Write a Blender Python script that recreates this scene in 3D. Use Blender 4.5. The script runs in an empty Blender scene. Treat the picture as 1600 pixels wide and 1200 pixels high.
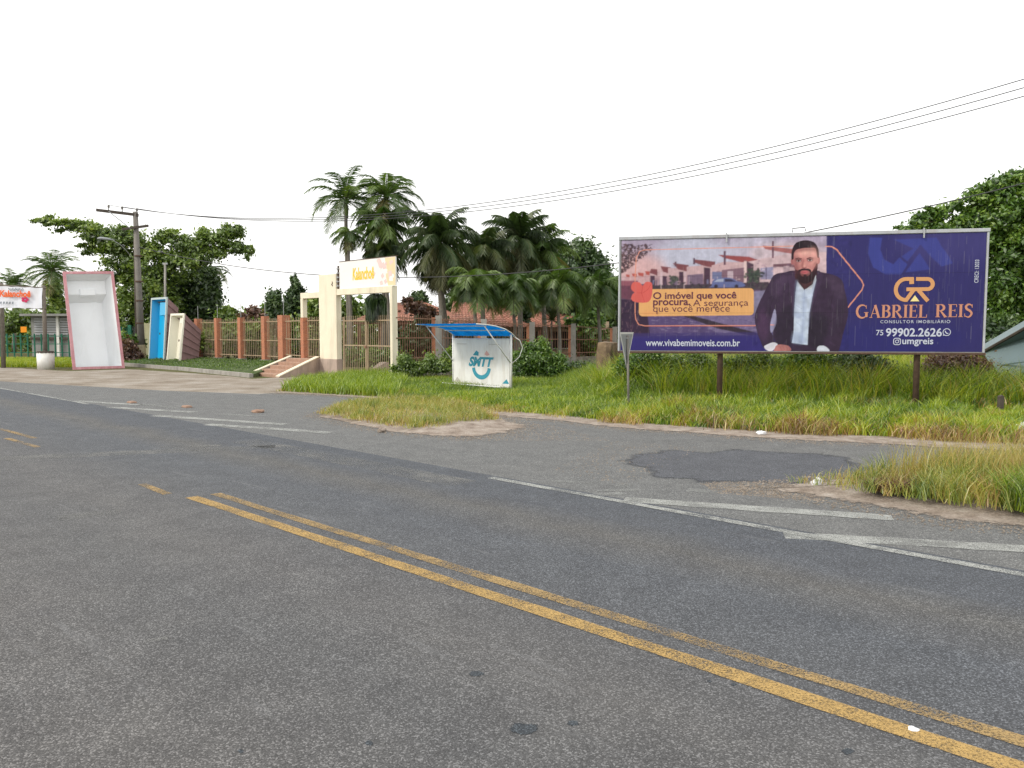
import bpy, math, random
import numpy as np
from mathutils import Vector, Matrix

# ---------------------------------------------------------------- camera, sky, sun, exposure
SC = bpy.context.scene
COL = SC.collection
EYE = 2.0
F = 1200.0                                  # focal length in pixels of a 1600 px wide frame
PITCH = math.atan(82.0 / F)                 # camera tilted a little downwards
cam = bpy.data.cameras.new('camera'); cam.sensor_width = 36.0; cam.lens = F / 1600.0 * 36.0
cam.clip_start = 0.05; cam.clip_end = 5000
cam_o = bpy.data.objects.new('camera', cam); COL.objects.link(cam_o)
cam_o.location = (0, 0, EYE); cam_o.rotation_euler = (math.pi / 2 - PITCH, 0, 0)
SC.camera = cam_o

SUN_AZ = math.radians(-118)                 # measured from +Y clockwise: from the left, a little behind
SUN_EL = math.radians(40)
world = bpy.data.worlds.new('World'); SC.world = world; world.use_nodes = True
wn = world.node_tree.nodes; wl = world.node_tree.links
bg = wn['Background']
sky = wn.new('ShaderNodeTexSky'); sky.sky_type = 'NISHITA'; sky.sun_disc = False
sky.sun_elevation = SUN_EL; sky.sun_rotation = SUN_AZ; sky.air_density = 1.5; sky.dust_density = 4
mixw = wn.new('ShaderNodeMix'); mixw.data_type = 'RGBA'; mixw.inputs[0].default_value = 0.88
mixw.inputs[7].default_value = (11.9, 11.8, 11.6, 1)      # thin bright cloud sheet over the sky
wl.new(sky.outputs[0], mixw.inputs[6]); wl.new(mixw.outputs[2], bg.inputs[0])
bg.inputs[1].default_value = 0.1
sun = bpy.data.lights.new('sun', 'SUN'); sun.energy = 1.5; sun.angle = math.radians(11); sun.color = (1.0, 0.94, 0.84)
sun_o = bpy.data.objects.new('sun', sun); COL.objects.link(sun_o)
_d = Vector((math.sin(SUN_AZ) * math.cos(SUN_EL), math.cos(SUN_AZ) * math.cos(SUN_EL), math.sin(SUN_EL)))
sun_o.rotation_euler = _d.to_track_quat('Z', 'Y').to_euler()
SC.view_settings.view_transform = 'Standard'; SC.view_settings.look = 'None'
SC.view_settings.exposure = 0.38; SC.view_settings.gamma = 1.0; SC.view_settings.use_curve_mapping = False
SC.render.engine = 'CYCLES'
SC.cycles.max_bounces = 6; SC.cycles.transparent_max_bounces = 12
SC.cycles.use_denoising = True; SC.cycles.denoiser = 'OPENIMAGEDENOISE'; SC.cycles.denoising_input_passes = 'RGB_ALBEDO_NORMAL'; SC.cycles.denoising_prefilter = 'NONE'

rng = np.random.default_rng(11); random.seed(5)

# ---------------------------------------------------------------- helpers
_cp, _sp = math.cos(PITCH), math.sin(PITCH)
def ray(px, py):
    a = (px - 800.0) / F; b = -(py - 600.0) / F
    return Vector((a, _cp + b * _sp, -_sp + b * _cp))
def G(px, py, z=0.0):                        # surveyed ground point
    d = ray(px, py); t = (z - EYE) / d.z
    return Vector((d.x * t, d.y * t, z))
def P(px, py, Y):                            # surveyed point at a known distance
    d = ray(px, py); t = Y / d.y
    return Vector((d.x * t, Y, EYE + d.z * t))
def V(*a): return Vector(a)
U = Vector((-0.731, 0.682, 0)).normalized()  # along the main road, away to the left
N = Vector((U.y, -U.x, 0))                   # across it, away from the camera
if N.y < 0: N = -N
W = -U                                       # along the road towards the right
UP = Vector((0, 0, 1))

def s2l(v):
    v = v / 255.0
    return v / 12.92 if v <= 0.04045 else ((v + 0.055) / 1.055) ** 2.4
def rgb(r, g, b): return (s2l(r), s2l(g), s2l(b), 1.0)

def tag(o, label=None, cat=None, group=None, kind=None):
    if label: o['label'] = label
    if cat: o['category'] = cat
    if group: o['group'] = group
    if kind: o['kind'] = kind
    return o
def thing(name, label, cat, loc=(0, 0, 0), group=None):
    o = bpy.data.objects.new(name, None); COL.objects.link(o); o.location = loc
    o.empty_display_size = 0.2
    return tag(o, label, cat, group)

class MB:
    def __init__(s): s.v = []; s.f = []
    def add(s, vs, fs):
        k = len(s.v); s.v += [tuple(p) for p in vs]; s.f += [tuple(i + k for i in f) for f in fs]; return s
    def hexa(s, p):   # p: 4 bottom, 4 top (same order, counter-clockwise)
        return s.add(p, [(3, 2, 1, 0), (4, 5, 6, 7), (0, 1, 5, 4), (1, 2, 6, 5), (2, 3, 7, 6), (3, 0, 4, 7)])
    def box(s, o, a, b, c):  # corner o and three edge vectors
        o = Vector(o); a = Vector(a); b = Vector(b); c = Vector(c)
        return s.hexa([o, o + a, o + a + b, o + b, o + c, o + a + c, o + a + b + c, o + b + c])
    def cbox(s, ctr, a, b, c):
        ctr = Vector(ctr); a = Vector(a); b = Vector(b); c = Vector(c)
        return s.box(ctr - a / 2 - b / 2 - c / 2, a, b, c)
    def tube(s, pts, r, n=8, cap=True):
        pts = [Vector(p) for p in pts]; m = len(pts)
        if not hasattr(r, '__len__'): r = [r] * m
        k = len(s.v); ref = None
        for i, p in enumerate(pts):
            t = (pts[min(i + 1, m - 1)] - pts[max(i - 1, 0)])
            t = t.normalized() if t.length > 1e-9 else UP
            if ref is None:
                ref = t.orthogonal().normalized()
            ref = (ref - t * ref.dot(t)).normalized(); q = t.cross(ref)
            for j in range(n):
                a = 2 * math.pi * j / n
                s.v.append(tuple(p + (ref * math.cos(a) + q * math.sin(a)) * r[i]))
        for i in range(m - 1):
            for j in range(n):
                j2 = (j + 1) % n
                s.f.append((k + i * n + j, k + i * n + j2, k + (i + 1) * n + j2, k + (i + 1) * n + j))
        if cap:
            s.f.append(tuple(k + j for j in range(n))[::-1]); s.f.append(tuple(k + (m - 1) * n + j for j in range(n)))
        return s
    def prism(s, poly, ext):   # planar polygon extruded by vector
        n = len(poly); ext = Vector(ext); a = [Vector(p) for p in poly]
        return s.add(a + [p + ext for p in a],
                     [tuple(range(n))[::-1], tuple(range(n, 2 * n))] + [(i, (i + 1) % n, (i + 1) % n + n, i + n) for i in range(n)])
    def sheet(s, poly): return s.add(poly, [tuple(range(len(poly)))])
    def build(s, name, mat, parent=None, smooth=False, bevel=0):
        o0 = wloc(parent)
        me = bpy.data.meshes.new(name)
        me.from_pydata([tuple(Vector(p) - o0) for p in s.v], [], s.f)
        import bmesh
        bm = bmesh.new(); bm.from_mesh(me); bmesh.ops.recalc_face_normals(bm, faces=bm.faces[:])
        if bevel:
            bmesh.ops.bevel(bm, geom=bm.edges[:], offset=bevel, segments=1, affect='EDGES', clamp_overlap=True)
        bm.to_mesh(me); bm.free()
        if smooth: me.polygons.foreach_set('use_smooth', [True] * len(me.polygons))
        me.materials.append(mat)
        o = bpy.data.objects.new(name, me); COL.objects.link(o)
        if parent is not None: o.parent = parent
        return o

def wloc(o):                                 # world position of an unrotated parent chain
    p = Vector((0, 0, 0))
    while o is not None: p = p + Vector(o.location); o = o.parent
    return p

def tri_mesh(name, verts, tris, attrs, mat, parent=None, smooth=False):
    """big triangle soup straight from arrays; attrs: {name: per-vertex float}"""
    verts = np.asarray(verts, np.float32)
    if parent is not None: verts = verts - np.array(wloc(parent), np.float32)
    tris = np.asarray(tris, np.int32)
    me = bpy.data.meshes.new(name)
    me.vertices.add(len(verts)); me.vertices.foreach_set('co', verts.ravel())
    me.loops.add(tris.size); me.loops.foreach_set('vertex_index', tris.ravel())
    me.polygons.add(len(tris)); me.polygons.foreach_set('loop_start', np.arange(0, tris.size, 3, dtype=np.int32))
    try: me.polygons.foreach_set('loop_total', np.full(len(tris), 3, np.int32))
    except Exception: pass
    me.update(calc_edges=True)
    for k, a in attrs.items():
        at = me.attributes.new(k, 'FLOAT', 'POINT'); at.data.foreach_set('value', np.asarray(a, np.float32))
    me.materials.append(mat)
    if smooth: me.polygons.foreach_set('use_smooth', [True] * len(me.polygons))
    o = bpy.data.objects.new(name, me); COL.objects.link(o)
    if parent is not None: o.parent = parent
    return o

def copy_at(o, parent, loc, name=None):
    c = o.copy(); COL.objects.link(c); c.parent = parent; c.location = loc
    return c

def pnoise(x, y, s=0):
    return (np.sin(x * 1.3 + s) * np.cos(y * 1.7 - s * .7) + np.sin(x * 2.9 - y * 2.1 + s * 2) * .6 + np.sin(x * 5.3 + y * 6.1 + s) * .35) / 1.95

# ---------------------------------------------------------------- node materials
class NT:
    def __init__(s, name):
        s.m = bpy.data.materials.new(name); s.m.use_nodes = True
        s.t = s.m.node_tree; s.n = s.t.nodes; s.l = s.t.links
        s.b = s.n['Principled BSDF']; s.out = s.n['Material Output']
    def new(s, t, **k):
        q = s.n.new(t)
        for a, b in k.items(): setattr(q, a, b)
        return q
    def link(s, a, b): s.l.new(a, b)
    def co(s): 
        if not hasattr(s, '_co'): s._co = s.new('ShaderNodeTexCoord').outputs['Object']
        return s._co
    def noise(s, scale, detail=4, rough=.55, vec=None, stretch=None):
        q = s.new('ShaderNodeTexNoise'); q.inputs['Scale'].default_value = scale; q.inputs['Detail'].default_value = detail
        q.inputs['Roughness'].default_value = rough
        v = vec or s.co()
        if stretch:
            m = s.new('ShaderNodeMapping'); m.inputs['Scale'].default_value = stretch; s.link(v, m.inputs[0]); v = m.outputs[0]
        s.link(v, q.inputs['Vector']); return q.outputs['Fac']
    def voro(s, scale, vec=None, feature='F1', out='Distance'):
        q = s.new('ShaderNodeTexVoronoi', feature=feature); q.inputs['Scale'].default_value = scale
        s.link(vec or s.co(), q.inputs['Vector']); return q.outputs[out]
    def ramp(s, fac, stops, interp='LINEAR'):
        q = s.new('ShaderNodeValToRGB'); e = q.color_ramp; e.interpolation = interp
        while len(e.elements) > 1: e.elements.remove(e.elements[-1])
        e.elements[0].position = stops[0][0]; e.elements[0].color = stops[0][1]
        for p, c in stops[1:]:
            x = e.elements.new(p); x.color = c
        s.link(fac, q.inputs[0]); return q.outputs[0]
    def mix(s, fac, a, b, mode='MIX'):
        q = s.new('ShaderNodeMix', data_type='RGBA', blend_type=mode)
        for i, x in ((0, fac), (6, a), (7, b)):
            if hasattr(x, 'is_linked') or hasattr(x, 'links'): s.link(x, q.inputs[i])
            else: q.inputs[i].default_value = x
        return q.outputs[2]
    def math(s, op, a, b=None, clamp=False):
        q = s.new('ShaderNodeMath', operation=op, use_clamp=clamp)
        for i, x in ((0, a), (1, b)):
            if x is None: continue
            if hasattr(x, 'links'): s.link(x, q.inputs[i])
            else: q.inputs[i].default_value = x
        return q.outputs[0]
    def bump(s, h, strength=.3, dist=.01):
        q = s.new('ShaderNodeBump'); q.inputs['Strength'].default_value = strength; q.inputs['Distance'].default_value = dist
        s.link(h, q.inputs['Height']); s.link(q.outputs[0], s.b.inputs['Normal'])
    def base(s, c):
        if hasattr(c, 'links'): s.link(c, s.b.inputs['Base Color'])
        else: s.b.inputs['Base Color'].default_value = c
    def set(s, **k):
        for a, b in k.items():
            a = a.replace('_', ' ')
            if hasattr(b, 'links'): s.link(b, s.b.inputs[a])
            else: s.b.inputs[a].default_value = b

G0, G1 = (0, 0, 0, 1), (1, 1, 1, 1)
def scl(c, f): return (c[0] * f, c[1] * f, c[2] * f, 1)
def plain(name, c, rough=.7, var=.18, scale=6, dirt=None, dirt_amt=.4, spec=.3, metal=0, bump=.15, bscale=60):
    t = NT(name)
    f = t.noise(scale, 5)
    col = t.ramp(f, [(.25, scl(c, 1 - var)), (.75, scl(c, 1 + var * .5))])
    if dirt:
        g = t.ramp(t.noise(scale * .6, 8, .75, stretch=(1.6, 1.6, .22)), [(.48, G0), (.72, scl(G1, dirt_amt))])
        col = t.mix(g, col, dirt)
    t.base(col); t.set(Roughness=rough, Metallic=metal); t.b.inputs['Specular IOR Level'].default_value = spec
    if bump: t.bump(t.noise(bscale, 4), bump, .01)
    return t.m

def asphalt(name, dark, light, tint, band=None, patch=.5, grain=95):
    t = NT(name)
    # stone grains
    cellc = t.voro(grain, out='Color'); sep = t.new('ShaderNodeSeparateColor'); t.link(cellc, sep.inputs[0])
    g = t.ramp(sep.outputs[0], [(.0, scl(dark, .3)), (.42, dark), (.78, light), (.95, scl(light, 2.5))])
    fine = t.noise(260, 2)
    g = t.mix(.4, g, t.ramp(fine, [(.3, scl(dark, .35)), (.7, scl(light, 1.5))]))
    big = t.ramp(t.noise(.35, 6, .6), [(.35, scl(G1, .0)), (.7, scl(G1, patch))])
    g = t.mix(big, g, t.mix(.5, g, tint))
    if band:
        # wear along the lanes: distance across the road
        dp = t.new('ShaderNodeVectorMath', operation='DOT_PRODUCT'); dp.inputs[1].default_value = tuple(N); t.link(t.co(), dp.inputs[0])
        wob = t.math('MULTIPLY', t.noise(.5, 3), .7)
        d = t.math('ADD', dp.outputs['Value'], wob)
        dn = t.math('MULTIPLY', d, 1 / 12.0, True)
        bands = t.ramp(dn, band)
        g = t.mix(.85, g, bands, 'MULTIPLY')
    med = t.ramp(t.noise(2.2, 5, .7), [(.3, (.78, .78, .79, 1)), (.7, (1.16, 1.16, 1.15, 1))])
    g = t.mix(.8, g, med, 'MULTIPLY')
    # long scuffs along the road
    rot = t.new('ShaderNodeMapping'); rot.inputs['Rotation'].default_value = (0, 0, math.atan2(W.x, W.y)); t.link(t.co(), rot.inputs[0])
    sc = t.noise(1, 6, .75, vec=rot.outputs[0], stretch=(7, .5, 1))
    g = t.mix(t.ramp(sc, [(.58, G0), (.76, scl(G1, .5))]), g, scl(light, 1.7))
    t.base(g)
    t.set(Roughness=.82); t.b.inputs['Specular IOR Level'].default_value = .35
    h = t.math('ADD', t.math('MULTIPLY', t.voro(grain), -1.0), t.math('MULTIPLY', fine, .5))
    t.bump(h, .6, .006)
    return t.m

def paint(name, c, wear=.5, under=(.1, .1, .1, 1)):
    t = NT(name)
    f = t.ramp(t.noise(70, 4, .8), [(.44, G0), (.55, G1)])
    f2 = t.ramp(t.noise(1.3, 6, .75), [(wear - .16, G0), (wear + .12, G1)])
    k = t.math('MAXIMUM', t.math('MULTIPLY', f, .75), 0.0)
    a = t.math('ADD', t.math('MULTIPLY', f2, .72), t.math('MULTIPLY', k, .85))
    a = t.math('SUBTRACT', a, .35, True)
    a = t.math('MULTIPLY', a, 1.25, True)
    col = t.ramp(t.noise(12, 4), [(.3, scl(c, .75)), (.7, c)])
    t.base(col); t.set(Roughness=.75, Alpha=a)
    t.bump(t.voro(95), .4, .005)
    return t.m

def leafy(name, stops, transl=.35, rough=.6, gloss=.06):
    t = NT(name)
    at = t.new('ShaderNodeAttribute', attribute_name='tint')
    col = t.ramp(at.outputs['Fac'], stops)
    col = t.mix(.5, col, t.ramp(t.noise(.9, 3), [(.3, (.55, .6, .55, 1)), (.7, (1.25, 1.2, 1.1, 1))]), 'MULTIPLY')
    d = t.new('ShaderNodeBsdfDiffuse'); t.link(col, d.inputs[0])
    tr = t.new('ShaderNodeBsdfTranslucent'); t.link(t.mix(1, col, (1.1, 1.15, .6, 1), 'MULTIPLY'), tr.inputs[0])
    gl = t.new('ShaderNodeBsdfGlossy'); gl.inputs[0].default_value = (1, 1, 1, 1); gl.inputs['Roughness'].default_value = rough * .75
    m1 = t.new('ShaderNodeMixShader'); m1.inputs[0].default_value = transl; t.link(d.outputs[0], m1.inputs[1]); t.link(tr.outputs[0], m1.inputs[2])
    m2 = t.new('ShaderNodeMixShader'); m2.inputs[0].default_value = gloss; t.link(m1.outputs[0], m2.inputs[1]); t.link(gl.outputs[0], m2.inputs[2])
    t.link(m2.outputs[0], t.out.inputs['Surface'])
    return t.m

M = {}
M['main'] = asphalt('asphalt_main', (.054, .056, .060, 1), (.112, .114, .118, 1), (.125, .121, .116, 1), grain=125,
    band=[(.0, (1.2, 1.12, 1.05, 1)), (.15, (1.14, 1.09, 1.04, 1)), (.24, (.98, .97, .96, 1)), (.30, (1.1, 1.07, 1.04, 1)), (.35, (.98, .97, .97, 1)), (.40, (.86, .90, .96, 1)), (.47, (.82, .88, .97, 1)), (.53, (1.02, .99, .93, 1)), (.575, (.74, .80, .90, 1)), (.62, (.70, .77, .88, 1))])
M['side'] = asphalt('asphalt_side', (.088, .091, .092, 1), (.145, .148, .147, 1), (.155, .152, .146, 1), patch=.5, grain=110)
M['patch'] = asphalt('asphalt_patch', (.05, .054, .064, 1), (.095, .10, .112, 1), (.085, .09, .105, 1), patch=.4, grain=110)
def ragged(mat, scale=5.0, gain=1.0, base=1.0):
    '''the sheet thins out towards its rim (vertex attribute rim) in a noisy, broken edge'''
    t = mat.node_tree; b = t.nodes['Principled BSDF']; c = t.nodes.new('ShaderNodeTexCoord'); n = t.nodes.new('ShaderNodeTexNoise')
    n.inputs['Scale'].default_value = scale; n.inputs['Detail'].default_value = 10; n.inputs['Roughness'].default_value = .75; t.links.new(c.outputs['Object'], n.inputs['Vector'])
    a = t.nodes.new('ShaderNodeAttribute'); a.attribute_name = 'rim'
    def mth(op, x, y, cl=False):
        q = t.nodes.new('ShaderNodeMath'); q.operation = op; q.use_clamp = cl
        for k, v in ((0, x), (1, y)):
            if hasattr(v, 'links'): t.links.new(v, q.inputs[k])
            else: q.inputs[k].default_value = v
        return q.outputs[0]
    v = mth('SUBTRACT', mth('ADD', n.outputs['Fac'], .5 * base), mth('MULTIPLY', a.outputs['Fac'], gain))
    t.links.new(mth('MULTIPLY', mth('SUBTRACT', v, .42), 4.5, True), b.inputs['Alpha']); return mat
ragged(M['patch'], 3.0, .9, .74)
M['yellow'] = paint('road_paint_yellow', rgb(178, 146, 86), .44)
M['yellow_worn'] = paint('road_paint_yellow_worn', rgb(168, 140, 90), .50)
M['yellow_faint'] = paint('road_paint_yellow_faint', rgb(176, 146, 92), .56)
M['white'] = paint('road_paint_white', rgb(166, 168, 164), .46)
M['white_worn'] = paint('road_paint_white_worn', rgb(150, 152, 149), .57)
M['tar'] = ragged(asphalt('tar_spot', (.028, .034, .042, 1), (.06, .07, .08, 1), (.05, .06, .07, 1), grain=125), 30, 1.0, .8)

def mk_ground(name, stops, scale=1.2, grain=70, bump=.6):
    t = NT(name)
    a = t.ramp(t.noise(scale, 8, .65), stops)
    b = t.ramp(t.noise(grain, 3, .7), [(.3, (.62, .6, .58, 1)), (.72, (1.3, 1.28, 1.25, 1))])
    t.base(t.mix(.75, a, b, 'MULTIPLY')); t.set(Roughness=.95); t.b.inputs['Specular IOR Level'].default_value = .15
    t.bump(t.noise(grain * .6, 6, .7), bump, .03)
    return t.m
M['soil'] = mk_ground('soil', [(.3, (.055, .075, .02, 1)), (.5, (.10, .105, .04, 1)), (.7, (.17, .13, .075, 1))])
M['sand'] = mk_ground('sand', [(.28, (.17, .135, .11, 1)), (.45, (.27, .225, .19, 1)), (.6, (.36, .315, .275, 1)), (.75, (.44, .40, .36, 1))], 3.2, 38); ragged(M['sand'], 11, .95, .9)
M['gravel'] = mk_ground('gravel', [(.3, (.16, .13, .10, 1)), (.45, (.26, .225, .185, 1)), (.6, (.33, .30, .265, 1)), (.75, (.40, .38, .35, 1))], .7, 22)
M['lawn'] = mk_ground('lawn_soil', [(.3, (.05, .08, .03, 1)), (.6, (.10, .13, .06, 1)), (.8, (.2, .18, .12, 1))], 2, 40)

M['grass'] = leafy('grass_green', [(0, (.03, .075, .008, 1)), (.25, (.10, .19, .01, 1)), (.5, (.28, .39, .014, 1)), (.72, (.46, .48, .028, 1)), (.88, (.42, .30, .075, 1)), (1, (.26, .13, .05, 1))], .33)
M['dry'] = leafy('grass_dry', [(0, (.10, .16, .025, 1)), (.22, (.26, .32, .05, 1)), (.45, (.44, .40, .09, 1)), (.65, (.50, .36, .13, 1)), (.82, (.34, .19, .075, 1)), (1, (.14, .07, .04, 1))], .33)
M['leaf_mid'] = leafy('leaf_mid', [(0, (.025, .055, .01, 1)), (.5, (.145, .235, .035, 1)), (1, (.31, .40, .07, 1))], .3)
M['leaf_bright'] = leafy('leaf_bright', [(0, (.018, .05, .008, 1)), (.5, (.095, .20, .022, 1)), (1, (.26, .38, .05, 1))], .28)
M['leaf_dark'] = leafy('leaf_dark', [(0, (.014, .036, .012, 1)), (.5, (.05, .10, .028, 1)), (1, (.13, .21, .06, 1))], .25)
M['leaf_red'] = leafy('leaf_red', [(0, (.06, .03, .02, 1)), (.5, (.15, .07, .05, 1)), (1, (.26, .17, .08, 1))], .25)
M['palm'] = leafy('palm_leaf', [(0, (.025, .06, .014, 1)), (.5, (.095, .18, .035, 1)), (.85, (.22, .32, .07, 1)), (1, (.33, .29, .11, 1))], .3)
M['palm_dark'] = leafy('palm_leaf_dark', [(0, (.02, .045, .015, 1)), (.6, (.07, .125, .036, 1)), (1, (.22, .22, .085, 1))], .27)
M['bark'] = plain('bark', (.14, .11, .085, 1), .9, .4, 5, bump=.5, bscale=18)
M['palm_trunk'] = plain('palm_trunk', (.20, .18, .155, 1), .9, .35, 6, bump=.5, bscale=20)
M['wood_grey'] = plain('weathered_wood', (.20, .175, .145, 1), .9, .35, 8, bump=.4, bscale=30)
M['pole_dark'] = plain('pole_dark', (.085, .07, .058, 1), .9, .35, 4, bump=.4)
M['concrete'] = plain('concrete', (.36, .34, .31, 1), .9, .2, 3, (.10, .09, .075, 1), .7)
M['pole_conc'] = plain('pole_concrete', (.22, .205, .185, 1), .9, .2, 3, (.09, .08, .07, 1), .7)
M['stump'] = plain('stump_concrete', (.21, .15, .095, 1), .95, .7, 3.0, (.05, .035, .025, 1), 1.0, bump=.9, bscale=14)
M['cream'] = plain('cream_plaster', (.80, .73, .575, 1), .85, .06, 2, (.42, .37, .27, 1), .55)
M['cream_side'] = M['cream']
M['pink_conc'] = plain('pink_concrete', (.47, .37, .31, 1), .9, .15, 2.5, (.14, .12, .1, 1), .6)
M['terracotta'] = plain('terracotta_step', (.40, .25, .18, 1), .85, .25, 6, (.22, .15, .1, 1), .5)
M['fence_white'] = plain('fence_paint', (.40, .31, .205, 1), .6, .25, 10, (.22, .11, .05, 1), .8)
M['fence_rust'] = plain('fence_rust', (.23, .12, .075, 1), .8, .3, 12, (.38, .32, .25, 1), .5)
M['steel'] = plain('galvanised', (.45, .46, .47, 1), .45, .12, 12, metal=.6)
M['white_paint'] = plain('white_paint', (.80, .80, .77, 1), .5, .08, 3, (.44, .38, .28, 1), .5)
M['rust_post'] = plain('rusty_post', (.11, .07, .05, 1), .85, .35, 10)
M['dark_void'] = plain('dark_interior', (.03, .027, .024, 1), .9, .3, 2)
M['gel_white'] = plain('gelcoat_white', (.84, .86, .88, 1), .3, .03, 1.2, (.6, .6, .58, 1), .25, spec=.5, bump=0)
M['gel_blue'] = plain('gelcoat_blue', rgb(28, 172, 226), .3, .05, 1.2, spec=.5, bump=0)
M['gel_cream'] = plain('gelcoat_cream', (.84, .81, .68, 1), .35, .05, 1.2, spec=.5, bump=0)
M['gel_pink'] = plain('gelcoat_rim_pink', (.56, .26, .29, 1), .6, .2, 4, (.7, .5, .5, 1), .5)
M['gel_grey'] = plain('gelcoat_rim_grey', (.48, .56, .56, 1), .5, .1, 4)
M['mauve'] = plain('raw_laminate_mauve', (.29, .185, .185, 1), .8, .18, 3, (.18, .11, .11, 1), .5, bump=.3, bscale=25)
M['blue_sheet'] = plain('blue_canopy', rgb(14, 104, 176), .35, .12, 3, (.02, .10, .22, 1), .4, spec=.5)
M['teal'] = plain('teal_print', rgb(60, 150, 170), .6, .1, 8)
M['pale_red'] = plain('faded_red_print', rgb(216, 170, 162), .6, .1, 8)
M['pale_grey'] = plain('faded_grey_print', rgb(190, 186, 178), .6, .1, 8)
M['sign_back'] = plain('sign_back', (.33, .35, .35, 1), .5, .1, 8, metal=.3)
M['sign_edge'] = plain('sign_edge', (.62, .62, .60, 1), .5, .1, 8)
M['wire'] = plain('wire', (.06, .06, .065, 1), .6, .1, 3, bump=0)
M['grey_shell'] = plain('grey_shell', rgb(106, 124, 128), .5, .12, 1.2, (.16, .2, .19, 1), .45)
M['grey_wall'] = plain('grey_wall', (.30, .30, .29, 1), .9, .2, 1.5, (.12, .11, .1, 1), .5)
M['olive_wall'] = plain('olive_wall', (.33, .32, .20, 1), .9, .2, 1.5, (.12, .12, .08, 1), .6)
M['stone_base'] = plain('stone_plinth', (.24, .21, .17, 1), .95, .4, 4, (.07, .07, .05, 1), .8, bump=.6, bscale=14)
M['green_paint'] = plain('green_paint', (.03, .17, .11, 1), .6, .2, 6)
M['orange'] = plain('orange_sign', rgb(240, 150, 30), .6, .1, 8)
M['house_wall'] = plain('house_wall', (.50, .38, .27, 1), .9, .15, 1.5, (.2, .15, .1, 1), .5)
M['house_dark'] = plain('house_post', (.22, .10, .065, 1), .8, .25, 4)
M['lamp_glass'] = plain('lamp_glass', (.34, .36, .37, 1), .3, .05, 5)
M['stud'] = plain('road_stud', rgb(150, 122, 104), .7, .2, 12)
M['rock'] = plain('rock', (.42, .38, .33, 1), .9, .3, 12)
M['bag'] = plain('plastic_bag', (.75, .77, .8, 1), .4, .15, 20)

def mk_brick():
    t = NT('brick_pillar')
    b = t.new('ShaderNodeTexBrick'); b.inputs['Scale'].default_value = 4.5
    b.inputs['Color1'].default_value = (.52, .175, .075, 1); b.inputs['Color2'].default_value = (.42, .13, .06, 1); b.inputs['Mortar'].default_value = (.40, .26, .19, 1)
    b.inputs['Mortar Size'].default_value = .03
    m = t.new('ShaderNodeMapping'); m.inputs['Rotation'].default_value = (math.pi / 2, 0, 0); t.link(t.co(), m.inputs[0]); t.link(m.outputs[0], b.inputs[0])
    t.base(t.mix(t.ramp(t.noise(2, 6, .7), [(.5, G0), (.75, scl(G1, .5))]), b.outputs[0], (.16, .09, .06, 1)))
    t.set(Roughness=.9); return t.m
M['brick'] = mk_brick()
def mk_tile():
    t = NT('roof_tile')
    c = t.ramp(t.noise(3.5, 5, .7), [(.3, (.20, .085, .06, 1)), (.5, (.36, .16, .11, 1)), (.7, (.46, .25, .18, 1))])
    t.base(t.mix(t.ramp(t.noise(.8, 5, .7), [(.5, G0), (.75, scl(G1, .7))]), c, (.10, .075, .06, 1))); t.set(Roughness=.9); return t.m
M['tile'] = mk_tile()

# ---------------------------------------------------------------- ground, roads, markings
def jag(pts, step=.5, amp=.06, closed=True, z=None):
    out = []; n = len(pts)
    for i in range(n if closed else n - 1):
        a, b = Vector(pts[i]), Vector(pts[(i + 1) % n]); L = (b - a).length; k = max(1, min(400, int(L / step)))
        for j in range(k):
            p = a.lerp(b, j / k)
            q = amp * (pnoise(p.x * 1.1, p.y * 1.1, 3) + .6 * random.uniform(-1, 1))
            d = (b - a).normalized(); p = p + Vector((-d.y, d.x, 0)) * q
            if z is not None: p.z = z
            out.append(p)
    return out
def structure(name, poly, mat, z, parent=None):
    m = MB().sheet([Vector((p[0], p[1], z)) for p in poly]); o = m.build(name, mat, parent)
    if parent is None: o['kind'] = 'structure'
    return o
ground = structure('ground', [(-1500, -600), (1500, -600), (1500, 2500), (-1500, 2500)], M['soil'], 0.0)

def rp(n, s, z=0): return N * n + W * s + Vector((0, 0, z))      # road coordinates: across, along to the right
NE = 0.5 * (G(770, 745).dot(N) + G(1600, 905).dot(N))             # white edge line
NY = 0.5 * (G(282, 781).dot(N) + G(1590, 1183).dot(N))            # near yellow line
# forecourt, side road, main road
fore = [rp(NE, -160), rp(NE + 2.5, -160), G(0, 574), G(110, 580), G(200, 577), G(300, 583), G(395, 592), G(470, 588), G(540, 586), G(590, 584), G(640, 590),
        G(640, 612), G(560, 624), G(450, 624), G(300, 618), G(120, 610), G(0, 602), G(-200, 592)]
fore = [rp(NE + .4, -150), rp(NE + 9.0, -150)] + fore[2:]
structure('forecourt', jag(fore, 1.0, .12), M['gravel'], .004)
VF = [G(430, 614), G(520, 618), G(620, 625), G(700, 633), G(775, 648), G(860, 656), G(960, 667), G(1080, 676), G(1200, 684), G(1400, 693), G(1600, 703), G(1900, 716), G(2300, 730)]
side = [rp(NE - .3, -150), rp(NE + 1.6, -150), G(-200, 584), G(0, 596), G(120, 603), G(260, 611), G(400, 616)] + VF + [Vector((40, 6, 0)), rp(NE - .3, 60)]
side_road = structure('side_road', jag(side, .8, .05), M['side'], .008)
main_road = structure('main_road', [rp(-8, -160), rp(NE + .12, -160), rp(NE + .12, 80), rp(-8, 80)], M['main'], .012)

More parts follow.
